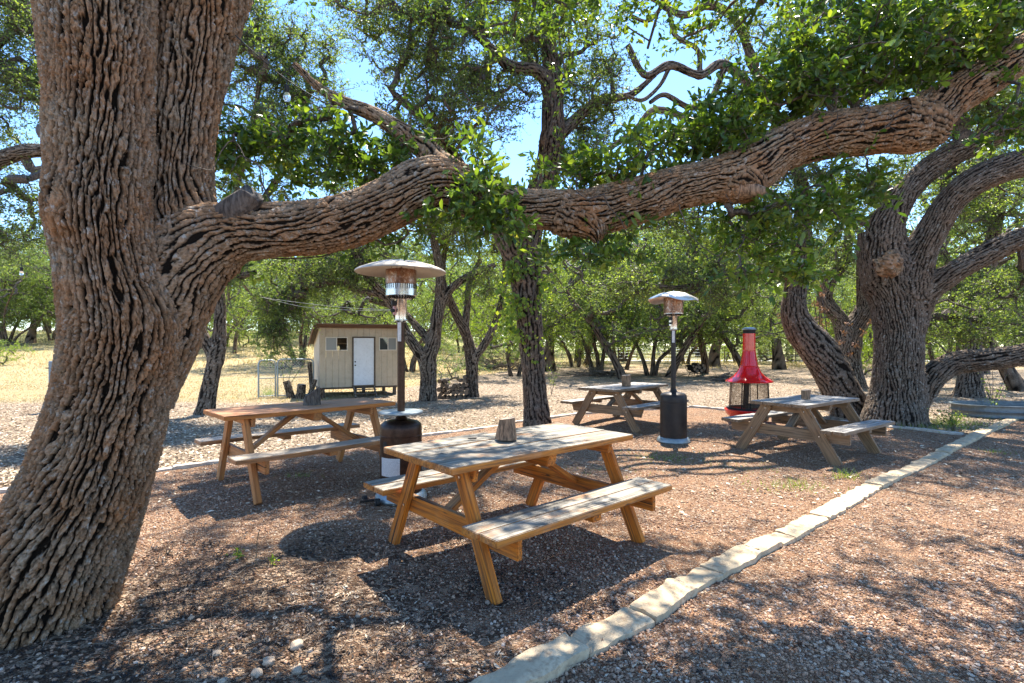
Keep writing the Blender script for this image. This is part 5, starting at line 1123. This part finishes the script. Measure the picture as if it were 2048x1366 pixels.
def brush(label, px, Y, w, h, n, seed):
    r = np.random.default_rng(seed); x = (px - CX) * Y / F; b = np.array([x, Y, gz(x, Y)]); Vs = []; qs = []; off = 0
    for k in range(n):
        c = np.array([r.uniform(-w, w), r.uniform(-.6, .6), 0]); c[2] = abs(r.normal()) * h * .4 * (1 - abs(c[0] / w) * .7) + .03; d = unit(r.normal(size=3) * np.array([1, .6, .22])) * r.uniform(.3, .8); pts = np.array([c - d, c + r.normal(size=3) * .06, c + d]); pts[:, 2] = np.maximum(pts[:, 2], .0)
        V, q = tube_mesh(pts, np.array([1, .7, .3]) * r.uniform(.008, .03), 4); Vs.append(V); qs.append(q + off); off += len(V)
    return tag(mesh_np('brush_pile', np.vstack(Vs) , quads=np.vstack(qs), mat=mat_twig('dry_brush', (.22, .17, .13), (.34, .28, .22)), smooth=True), label, 'brush pile'), b
for args in (('pile of pale cut branches in the grove behind the upright forked oak', 1000, 30, 2.4, 1.0, 260, 3), ('low dark brush heap at the foot of the three-stemmed oak', 1190, 24.5, .9, .35, 90, 4), ('dry fallen branches behind the red stove', 1462, 21, .5, .5, 60, 5)):
    o, b = brush(*args); o.location = tuple(b)
def tank():
    Y0 = 10.35; x0 = (1953 - CX) * Y0 / F; a, bb_ = 1.15, .55; o = empty('water_tank', (x0 + a * .97, Y0 + .35, gz(x0 + 1, Y0) - .06), -.12, 'low oval galvanised stock tank behind the stone edging', 'tank')
    def ring(prof, name, mat, n=72):
        m = MB(); k = 0
        for (dr, z) in prof:
            for i in range(n):
                t = 2 * math.pi * i / n; ct, st_ = math.cos(t), math.sin(t); e = .72
                m.v.append(((a + dr) * math.copysign(abs(ct) ** e, ct), (bb_ + dr) * math.copysign(abs(st_) ** .85, st_), z))
        for j in range(len(prof) - 1):
            for i in range(n): m.f.append((j * n + i, j * n + (i + 1) % n, (j + 1) * n + (i + 1) % n, (j + 1) * n + i)); m.sm.append(True)
        return m.build(name, mat, o)
    ring([(-.04, 0), (-.035, .06), (-.02, .09), (-.035, .12), (-.03, .17), (-.012, .20), (-.028, .23), (-.02, .31), (-.03, .31), (-.045, .20), (-.05, .05)], 'wall', TANKM); ring([(-.02, .305), (.012, .305), (.018, .318), (.012, .33), (-.02, .33), (-.03, .318), (-.02, .305)], 'rim', TANKM)
    m = MB(); n = 48; m.add([(0, 0, .08)] + [((a - .05) * math.copysign(abs(math.cos(2 * math.pi * i / n)) ** .72, math.cos(2 * math.pi * i / n)), (bb_ - .05) * math.copysign(abs(math.sin(2 * math.pi * i / n)) ** .85, math.sin(2 * math.pi * i / n)), .08) for i in range(n)], [(0, 1 + i, 1 + (i + 1) % n) for i in range(n)]); m.build('tank_bottom', LITTER if False else SOOT, o)
tank()
def box():
    Y = 11.5; x = (113 - CX) * Y / F; o = empty('utility_box', (x, Y, gz(x, Y)), .15, 'grey metal utility box on a post, peeking out behind the big trunk', 'utility box')
    m = MB(); m.box((0, 0, .80), (.24, .14, .66), bev=.01); m.build('cabinet', GREYB, o); m = MB(); m.box((0, -.075, .80), (.20, .012, .60), bev=.003); d = m.build('door', GREYB, o); m = MB(); m.tube([(-.10, -.09, .98), (-.15, -.10, .98)], .012, 8); m.build('latch', SOOT, d)
    m = MB(); m.tube([(0, 0, 0), (0, 0, .47)], .03, 10); m.build('post', GALV, o)
box()

# ------------------------------------------------------------------ stone edging, every block its own
re = np.random.default_rng(21)
def block(name, p0, p1, w, h, seed, label, cat, mat, group=None, sink=.06, rag=.018):
    r = np.random.default_rng(seed); p0 = np.array(p0); p1 = np.array(p1); L = np.linalg.norm(p1 - p0); a = math.atan2(p1[1] - p0[1], p1[0] - p0[0]); nx = max(8, int(L / .025)); nyy = 9
    u, v = np.meshgrid(np.linspace(-1, 1, nx), np.linspace(-1, 1, nyy), indexing='ij')
    yy = v * w / 2 * (1 + rag / w * 2.4 * (vn(u * L * 7 + seed * 3.1, v * .6 + 3, seed) - .5) * 2); xx = u * L / 2 + rag * .55 * (vn(v * 2.5 + seed, u * .3, seed + 1) - .5) * 2 * (np.abs(u) > .9)
    z = h + .012 * (vn(u * L * 5 + seed, v * 2, seed + 2) - .5) + .006 * (vn(u * L * 22 + seed, v * 7, seed + 3) - .5) - .005 * np.abs(v) ** 10 - .005 * np.abs(u) ** 16
    top = np.stack([xx, yy, z], -1); ring = [(i, 0) for i in range(nx)] + [(nx - 1, j) for j in range(1, nyy)] + [(i, nyy - 1) for i in range(nx - 2, -1, -1)] + [(0, j) for j in range(nyy - 2, 0, -1)]
    V = list(top.reshape(-1, 3)); m = MB(); fs = [(i * nyy + j, (i + 1) * nyy + j, (i + 1) * nyy + j + 1, i * nyy + j + 1) for i in range(nx - 1) for j in range(nyy - 1)]
    k = len(V); 
    for (i, j) in ring: q = top[i, j].copy(); q[2] -= .02; q[:2] *= 1.0 + .004; V.append(q)
    for (i, j) in ring: q = top[i, j].copy(); q[2] = -sink; q[:2] *= 1 + .02 * (r.random() - .3); V.append(q)
    n = len(ring)
    for i in range(n):
        a0, a1 = ring[i], ring[(i + 1) % n]; fs.append((a0[0] * nyy + a0[1], k + i, k + (i + 1) % n, a1[0] * nyy + a1[1])); fs.append((k + i, k + n + i, k + n + (i + 1) % n, k + (i + 1) % n))
    m.add(V, fs, True); o = m.build(name, mat); o.data.set_sharp_from_angle(angle=math.radians(55)) ; c = (p0 + p1) / 2; o.location = (c[0], c[1], gz(c[0], c[1])); o.rotation_euler = (r.normal() * .008, r.normal() * .008, a); return tag(o, label, cat, group)
cl = np.array([G(x, y, .03)[:2] for x, y in [(1005, 1366), (1155, 1284), (1286, 1222), (1371, 1166), (1425, 1137), (1506, 1094), (1547, 1077), (1572, 1066), (1598, 1052), (1640, 1030), (1748, 968), (1808, 940), (1860, 915), (1903, 893), (1960, 866), (2050, 824)]])
cl = np.vstack([cl[0] - (cl[1] - cl[0]) * 1.0, cl, cl[-1] + (cl[-1] - cl[-2]) * 1.6]); cd = np.concatenate([[0], np.cumsum(np.linalg.norm(np.diff(cl, axis=0), axis=1))])
def at_cl(s): return np.array([np.interp(s, cd, cl[:, 0]), np.interp(s, cd, cl[:, 1])])
ordn = ['first', 'second', 'third', 'fourth', 'fifth', 'sixth', 'seventh', 'eighth', 'ninth', 'tenth', 'eleventh', 'twelfth', 'thirteenth', 'fourteenth', 'fifteenth', 'sixteenth', 'seventeenth', 'eighteenth', 'nineteenth', 'twentieth']
lens = [.55, .52, .46, .42, .30, .52, .24, .22, .30, .34, .62, .55, .48, .60, .40, .66, .55, .7, .6, .8, .7, .8, .8, .8, .8, .8]
s_ = cd[1] - .32; k = 0; lens = list(np.diff(np.concatenate([[s_], cd[2:14]]))) + lens[13:]
for L in lens:
    if s_ + L > cd[-1]: break
    w = .15 + .02 * re.random() + (.02 if k in (1, 2) else 0); hh = .030 + .014 * re.random()
    lab = ('pale limestone edging block bordering the gravel, %s in the row counting from the camera end' % ordn[k]) if k < 20 else 'pale limestone edging block at the far end of the row past the water tank'
    block('edging_stone', at_cl(s_), at_cl(s_ + L - .012), w, hh, 40 + k, lab, 'edging stone', LIME, 'limestone blocks edging the gravel', rag=.013); s_ += L; k += 1
back = [G(-120, 1003)[:2], G(0, 985)[:2], G(340, 940)[:2], G(600, 903)[:2], G(850, 872)[:2], G(1000, 851)[:2], G(1150, 829)[:2], G(1380, 815)[:2]]
back2 = [G(1380, 815)[:2], G(1452, 821)[:2], G(1640, 842)[:2], G(1796, 857)[:2], G(1925, 871)[:2]]
def course(pts, step, lab, grp, seed, w=.09, h=.035):
    pts = np.array(pts); d = np.concatenate([[0], np.cumsum(np.linalg.norm(np.diff(pts, axis=0), axis=1))]); s = 0; k = 0; f = lambda s: np.array([np.interp(s, d, pts[:, 0]), np.interp(s, d, pts[:, 1])])
    r = np.random.default_rng(seed)
    while s < d[-1]:
        L = min(step * r.uniform(.8, 1.2), d[-1] - s + .02); block('edging_stone', f(s), f(s + L - .015), w * r.uniform(.85, 1.15), h * r.uniform(.7, 1.2), seed * 100 + k, lab, 'edging stone', LIME2, grp, rag=.012); s += L; k += 1
course(back, 1.0, 'half-buried grey edging stone in the thin line along the back of the gravel yard', 'thin grey edging stones behind the tables', 3)
course(back2, 1.0, 'half-buried grey edging stone in the thin line running past the foot of the huge oak', 'thin grey edging stones by the huge oak', 4)

# ------------------------------------------------------------------ loose rocks one can pick out in the front left corner
def rock(px, py, size, seed, label):
    p = G(px, py); bm = bmesh.new(); bmesh.ops.create_icosphere(bm, subdivisions=3, radius=1); r = random.Random(seed); off = [r.uniform(0, 50) for _ in range(3)]
    for v in bm.verts:
        n = np.array(v.co); f = 1 + .5 * (float(vn(np.array(n[0] * 1.6 + off[0]), np.array(n[1] * 1.6 + n[2] * 1.3 + off[1]), seed)) - .5) + .18 * (float(vn(np.array(n[0] * 5 + off[1]), np.array(n[1] * 5 + n[2] * 4), seed + 1)) - .5)
        v.co = Vector((n[0] * f * 1.15, n[1] * f * .9, n[2] * f * .68)) * size
    me = bpy.data.meshes.new('rock'); bm.to_mesh(me); bm.free(); me.polygons.foreach_set('use_smooth', [True] * len(me.polygons)); me.set_sharp_from_angle(angle=math.radians(28)); o = link('rock', me, ROCK); o.location = (p[0], p[1], gz(p[0], p[1]) + size * .35); o.rotation_euler = (0, 0, r.uniform(0, 6)); tag(o, label, 'rock', 'pale rocks lying in the mulch')
for k, (x, y, s, l) in enumerate([(594, 1297, .030, 'roundish pale rock, largest of those in the dark mulch'), (537, 1327, .027, 'tan blunt rock just below the largest pale one'), (513, 1348, .024, 'pale rock at the bottom edge, under the tan one'), (595, 1346, .024, 'flat whitish rock at the bottom edge, below the largest one'), (447, 1362, .020, 'small rock cut by the bottom edge in the mulch'), (382, 1240, .018, 'small tan stone between the trunk foot and the mulch'), (716, 1232, .014, 'little brown stone far out in the mulch toward the table'), (754, 1111, .013, 'small white stone at the foot of the table\'s back leg'),
                                     (433, 1312, .020, 'buff stone in the dark mulch'), (705, 1255, .013, 'small white pebble below the little brown stone'), (1020, 1148, .014, 'pale round pebble between the table legs'), (1262, 1190, .022, 'pale rock against the stone edging'), (1449, 1193, .014, 'lone white stone in the gravel past the edging'), (976, 1205, .014, 'white pebble beside the orange front leg')]):
    rock(x, y, s, 70 + k, l)

# ------------------------------------------------------------------ gravel, leaves and mulch that nobody could count
rs = np.random.default_rng(99)
def zz_(x, y): return gh(x, y) + micro(x, y)
def in_gravel(x, y):
    near = y < .79 * x + 2.45; main = (y < 9.7 + .86 * x) & (y < 17.1 - 1.17 * x); return near | main
def scatter_ground(n, y0, y1, power=1.0):
    """positions seen from about here, thinning with distance"""
    t = rs.uniform(0, 1, n); y = y0 * (y1 / y0) ** (t ** power); x = rs.uniform(-1.08, 1.08, n) * y; return x, y
ico = [(-.5, .85, 0), (.5, .85, 0), (-.5, -.85, 0), (.5, -.85, 0), (0, -.5, .85), (0, .5, .85), (0, -.5, -.85), (0, .5, -.85), (.85, 0, -.5), (.85, 0, .5), (-.85, 0, -.5), (-.85, 0, .5)]
icf = [(0, 11, 5), (0, 5, 1), (0, 1, 7), (0, 7, 10), (0, 10, 11), (1, 5, 9), (5, 11, 4), (11, 10, 2), (10, 7, 6), (7, 1, 8), (3, 9, 4), (3, 4, 2), (3, 2, 6), (3, 6, 8), (3, 8, 9), (4, 9, 5), (2, 4, 11), (6, 2, 10), (8, 6, 7), (9, 8, 1)]
def gravel(n, y0, y1, smin, smax):
    x, y = scatter_ground(n, y0, y1, .8); d = np.hypot(x + 1.35, y - 2.55); ok = in_gravel(x, y) & ((d > 1.1 + .9 * vn(x * 3, y * 3, 5)) | (rs.uniform(0, 1, n) < .35)); ok &= vn(x * 2.6, y * 2.6, 17) + rs.uniform(-.2, .2, n) < .66
    x, y = x[ok], y[ok]; m = len(x); s = smin + (smax - smin) * rs.uniform(0, 1, m) ** 2.2
    A = np.array(ico)[None] * s[:, None, None] * rs.uniform(.72, 1.25, (m, 12, 1)) * rs.uniform(.65, 1.2, (m, 1, 3)); th = rs.uniform(0, 6.28, m); c, sn = np.cos(th)[:, None], np.sin(th)[:, None]
    V = np.stack([A[..., 0] * c - A[..., 1] * sn, A[..., 0] * sn + A[..., 1] * c, A[..., 2] * .75], -1) + np.stack([x, y, zz_(x, y) + s * .28], -1)[:, None, :]
    f = (np.array(icf)[None] + (np.arange(m) * 12)[:, None, None]).reshape(-1, 3); return V.reshape(-1, 3), f, np.repeat(np.clip(rs.normal(.55, .27, m), 0, 1), 20)
V, f, a = gravel(95000, 2.0, 8.5, .0042, .0125); tag(mesh_np('gravel', V, tris=f, mat=GRAVELM, fattrs={'rnd': a}), 'loose reddish granite gravel strewn over the yard', 'gravel', kind='stuff')
def flakes(n, pos, L, W, curl=.3, flat=.35):
    x, y = pos; m = len(x); th = rs.uniform(0, 6.28, m); d = np.stack([np.cos(th), np.sin(th), rs.normal(size=m) * flat * .5], -1); nr = np.stack([rs.normal(size=m) * flat, rs.normal(size=m) * flat, np.ones(m)], -1)
    p = np.stack([x, y, zz_(x, y) + .004 + np.abs(rs.normal(size=m)) * .006], -1); sz = L * rs.uniform(.5, 1.3, m); return leaf_mesh(p, d, unit(nr), sz, sz * W)
x, y = scatter_ground(120000, 4.5, 24, .9); ok = ~in_gravel(x, y) & ~((y > 13 + np.maximum(x + 5, 0) * 3.2)); ok |= rs.uniform(0, 1, len(x)) < .05; x, y = x[ok], y[ok]; V, q, _ = flakes(0, (x, y), .055, .45)
tag(mesh_np('leaf_litter', V, quads=q, mat=LITTER, fattrs={'rnd': np.clip(rs.normal(.6, .25, len(x)), 0, 1)}), 'dry fallen oak leaves covering the bare soil beyond the gravel', 'leaves', kind='stuff')
# mulch and fallen leaves near the big trunk
n = 17000; r_ = np.sqrt(rs.uniform(0, 1, n)) * 2.1; t_ = rs.uniform(0, 6.28, n); x = -1.3 + r_ * np.cos(t_) * 1.15; y = 2.6 + r_ * np.sin(t_) * .75; ok = (vn(x * 2.2, y * 2.2, 31) > .38 - .25 * (r_ < .9)) & (y > 1.2); x, y = x[ok], y[ok]; V, q, _ = flakes(0, (x, y), .030, .34, flat=.55)
br = vn(x * 1.7 + 3, y * 1.7, 44); tag(mesh_np('mulch', V, quads=q, mat=MULCH, fattrs={'rnd': np.clip(rs.uniform(0, 1, len(x)) * .72 + .9 * (br - .46), 0, 1)}), 'dark wood mulch and fallen leaves round the foot of the big trunk', 'mulch', kind='stuff')
# a few twigs in the mulch
Vs, qs, off = [], [], 0
for k in range(420):
    x0 = -1.1 + rs.normal() * .75; y0 = 2.75 + rs.normal() * .5; a = rs.uniform(0, 6.28); L = rs.uniform(.03, .14); z = gz(x0, y0) + .008; pts = np.array([[x0, y0, z], [x0 + math.cos(a) * L * .5, y0 + math.sin(a) * L * .5, z + rs.uniform(0, .02)], [x0 + math.cos(a + .3) * L, y0 + math.sin(a + .3) * L, z + rs.uniform(0, .03)]])
    V, q = tube_mesh(pts, np.array([1, .8, .5]) * rs.uniform(.0012, .003), 4); Vs.append(V); qs.append(q + off); off += len(V)
tag(mesh_np('fallen_twigs', np.vstack(Vs), quads=np.vstack(qs), mat=mat_twig('pale_twig', (.30, .22, .15), (.42, .34, .26)), smooth=True), 'broken pale twigs scattered in the mulch', 'twigs', kind='stuff')
# dry grass of the field and thin weeds
def blades(x, y, h, w, lean=.35, mat=GRASSM, name='dry_grass', label='', jz=0.0):
    m = len(x); th = rs.uniform(0, 6.28, m); s = np.stack([np.cos(th), np.sin(th), np.zeros(m)], -1); p = np.stack([x, y, zz_(x, y) - .005], -1); tip = p + np.stack([rs.normal(size=m) * lean, rs.normal(size=m) * lean, np.ones(m)], -1) * np.asarray(h)[:, None]
    w = np.broadcast_to(np.asarray(w, float), (m,))[:, None]; V = np.stack([p - s * w, p + s * w, tip], 1).reshape(-1, 3); return tag(mesh_np(name, V, tris=np.arange(3 * m).reshape(m, 3), mat=mat, fattrs={'rnd': rs.uniform(0, 1, m)}), label, 'grass', kind='stuff')
n = 90000; y = 12.5 * (75 / 12.5) ** rs.uniform(0, 1, n); x = rs.uniform(-1.05, 1.0, n) * y; ok = (y > 13.2 + np.maximum(x + 5, 0) * 3.2) | ((y > 32) & (vn(x * .2, y * .2, 3) > .4)); x, y = x[ok], y[ok]
tall = sstep(22, 36, y); blades(x, y, (.05 + .28 * tall * rs.uniform(0, 1, len(x)) ** 1.5) * rs.uniform(.6, 1.4, len(x)), .004 + .0005 * y, label='dry straw-coloured grass of the open field', lean=.5)
def patch_of(px, py, spread, n, h, mat, name, label, sy=.6):
    p = G(px, py); x = p[0] + rs.normal(size=n) * spread; y = p[1] + rs.normal(size=n) * spread * sy; return blades(x, y, h * rs.uniform(.5, 1.3, n), .004, .5, mat, name, label)
xs, ys, hs = [], [], []
for (px, py, sp_, n, h) in [(1330, 915, .25, 260, .04), (1580, 975, .22, 200, .05), (1690, 955, .10, 90, .10), (1600, 965, .1, 60, .07), (1500, 935, .3, 120, .03), (1230, 940, .3, 120, .03), (2000, 905, .1, 40, .06), (940, 855, .4, 150, .03), (1860, 855, .45, 380, .10), (1905, 850, .30, 300, .16), (1820, 836, .3, 200, .08), (600, 955, .1, 60, .05), (900, 905, .3, 90, .03), (540, 790, .12, 120, .28), (1990, 835, .3, 180, .08)]:
    p = G(px, py); xs.append(p[0] + rs.normal(size=n) * sp_); ys.append(p[1] + rs.normal(size=n) * sp_ * .6); hs.append(h * rs.uniform(.5, 1.4, n))
blades(np.concatenate(xs), np.concatenate(ys), np.concatenate(hs), .0035, .55, GREENM, 'green_weeds', 'sparse green weeds pushing up through gravel and soil')

def plant_sprig(name, label, px, py, h, seed, n, leafm, ls, cat, Yb=None, spread=.3, leaves=8, bare=False):
    r = np.random.default_rng(seed); p = G(px, py) if Yb is None else np.array([(px - CX) * Yb / F, Yb, 0.]); p[2] = gz(p[0], p[1]); root = empty(name, p, 0, label, cat); m = MB(); tips = []
    for k in range(n):
        a = r.uniform(0, 6.28); sp_ = spread * h * r.uniform(.2, 1); pts = [(0, 0, 0), (sp_ * .35 * math.cos(a), sp_ * .35 * math.sin(a), h * .5 * r.uniform(.7, 1)), (sp_ * math.cos(a + .3), sp_ * math.sin(a + .3), h * r.uniform(.7, 1.05))]
        m.tube(pts, .0022 + h * .003, 5); P, _ = catmull(np.array(pts), 9); tips += [q for q in P[3:]]
    m.build('stem', mat_twig('dry_stem', (.30, .19, .10), (.42, .30, .18)) if bare else TWIG, root); tips = np.array(tips)
    if leaves:
        T = np.repeat(tips, leaves, 0) + r.normal(size=(len(tips) * leaves, 3)) * ls * .6; d = r.normal(size=T.shape) + np.array([0, 0, .3]); s = ls * r.uniform(.6, 1.3, len(T)); V, q, t = leaf_mesh(T, d, unit(r.normal(size=T.shape) + np.array([0, -.4, .8])), s, s * .5); mesh_np('leaves', V, quads=q, mat=leafm, parent=root, fattrs={'rnd': r.uniform(0, 1, len(T))})
    return root
plant_sprig('seedling', 'tiny bright oak seedling in the litter, with the tall dry stalk beside it', 478, 1118, .07, 1, 3, LEAF_Y, .028, 'seedling', leaves=2)
plant_sprig('seedling', 'tiny pale seedling just behind the tall dry stalk', 545, 1135, .06, 3, 2, LEAF_Y, .022, 'seedling', leaves=2)
plant_sprig('dry_stalk', 'tall thin dry weed stalk standing in the litter before the orange table', 512, 1135, .34, 4, 1, LEAF_R, .012, 'weed stalk', leaves=2, spread=.12, bare=True)
plant_sprig('dry_stalk', 'short dry branching stalk close to the big trunk', 335, 1110, .12, 5, 4, LEAF_R, .012, 'weed stalk', leaves=1, spread=.8, bare=True)
plant_sprig('sapling', 'thin leafy sapling behind the slim ivy-wrapped trunk', 1103, 790, 1.0, 6, 4, LEAF_M, .05, 'sapling', leaves=5)
plant_sprig('sapling', 'small green sapling standing in the water tank', 1990, 830, .75, 7, 3, LEAF_Y, .045, 'sapling', Yb=10.8, leaves=5)
plant_sprig('sapling', 'low leafy shoots at the foot of the huge oak by the edging', 1905, 862, .35, 8, 7, LEAF_M, .045, 'sapling', leaves=6, spread=.9)
plant_sprig('sapling', 'wispy sapling in front of the chain-link panels', 575, 796, 1.0, 9, 4, LEAF_Y, .05, 'sapling', leaves=2, spread=.5)
plant_sprig('dead_sapling', 'sapling with rust-brown dead leaves between the bent oak and the huge one', 1660, 800, 2.6, 10, 9, LEAF_R, .055, 'dead sapling', Yb=11.6, leaves=22, spread=.42)
plant_sprig('sapling', 'bare sapling rising beside the low sweeping limb', 1985, 790, 1.4, 12, 5, LEAF_M, .04, 'sapling', Yb=12.5, leaves=2, spread=.35)
# ------------------------------------------------------------------ string lights and cables
def cable(name, pts, r, mat, label, cat, n=40):
    P, _ = catmull(np.array(pts), n); b = P[0]; V, q = tube_mesh(P - b, r, 6); o = mesh_np(name, V, quads=q, mat=mat, smooth=True); o.location = tuple(b); return tag(o, label, cat)
cable('light_cable', [Q(470, 70, 2.9), Q(520, 115, 3.0), Q(572, 158, 3.1), Q(640, 200, 3.2), Q(720, 240, 3.3)], .0035, WIREB, 'dark string-light cable slanting down from the twin stems', 'cable')
cable('light_cable', [Q(520, 594, 12.0), Q(590, 604, 12.2), Q(690, 615, 12.5), Q(770, 619, 12.8), Q(792, 620, 13.2)], .006, WIREW, 'pale cable sagging between trees, just behind the dome of the bronze heater', 'cable')
cable('light_cable', [Q(530, 596, 12.1), Q(610, 614, 12.2), Q(700, 620, 12.5), Q(760, 621, 12.8), Q(792, 623, 13.2)], .005, WIREW, 'second pale cable sagging just below the first', 'cable')
def bulb(px, py, Y, label, s=1.0):
    c = Q(px, py, Y); o = empty('light_bulb', c, 0, label, 'light bulb', 'bulbs of the string lights'); m = MB(); m.lathe([(.0, -.028 * s), (.010 * s, -.026 * s), (.017 * s, -.016 * s), (.019 * s, -.004 * s), (.014 * s, .012 * s), (.009 * s, .022 * s)], 20); m.build('glass', BULB, o)
    m = MB(); m.lathe([(.0095 * s, .020 * s), (.012 * s, .024 * s), (.012 * s, .058 * s), (.004 * s, .062 * s)], 14); m.tube([(0, 0, .06 * s), (0, 0, .10 * s)], .003, 6); m.build('socket', RUBBER, o)
bulb(574, 193, 3.1, 'clear bulb hanging from the dark cable among the branches', 1.15)
bulb(43, 546, 7.0, 'small clear bulb hanging in front of the far trees, beyond the big trunk', 1.3)
cable('light_cable', [Q(-60, 520, 7.0), Q(0, 530, 7.0), Q(43, 531, 7.0), Q(90, 540, 7.2), Q(140, 560, 7.5)], .004, WIREB, 'thin dark cable carrying the small bulb beyond the big trunk', 'cable')
# field fence far off: thin posts and a pale road behind the grove
road = MB(); 
rp = [(1400, 724), (1500, 724), (1640, 722), (1900, 722)]
tag(mesh_np('road', [(8, 46, gz(8, 46) + .03), (60, 44, gz(60, 44) + .03), (60, 47.5, gz(60, 47.5) + .03), (8, 49.5, gz(8, 49.5) + .03)], quads=[[0, 1, 2, 3]], mat=mat_plain('pale_road', (.50, .48, .43), .9, 0, .1, 2)), kind='structure')
def farfence():
    o = empty('wire_fence', (6, 44, gz(6, 44)), 0, 'low wire fence of dark posts along the pale road behind the grove', 'fence')
    for k in range(14):
        m = MB(); x = k * 3.0; m.tube([(x, 0, -.1), (x, 0, 1.25)], .045, 6); m.build('post', WOOD_OLD, o)
    m = MB()
    for z in (.3, .55, .8, 1.05, 1.2): m.tube([(0, 0, z), (39, 0, z)], .008, 3, caps=False)
    m.build('wires', GALV, o)
farfence()
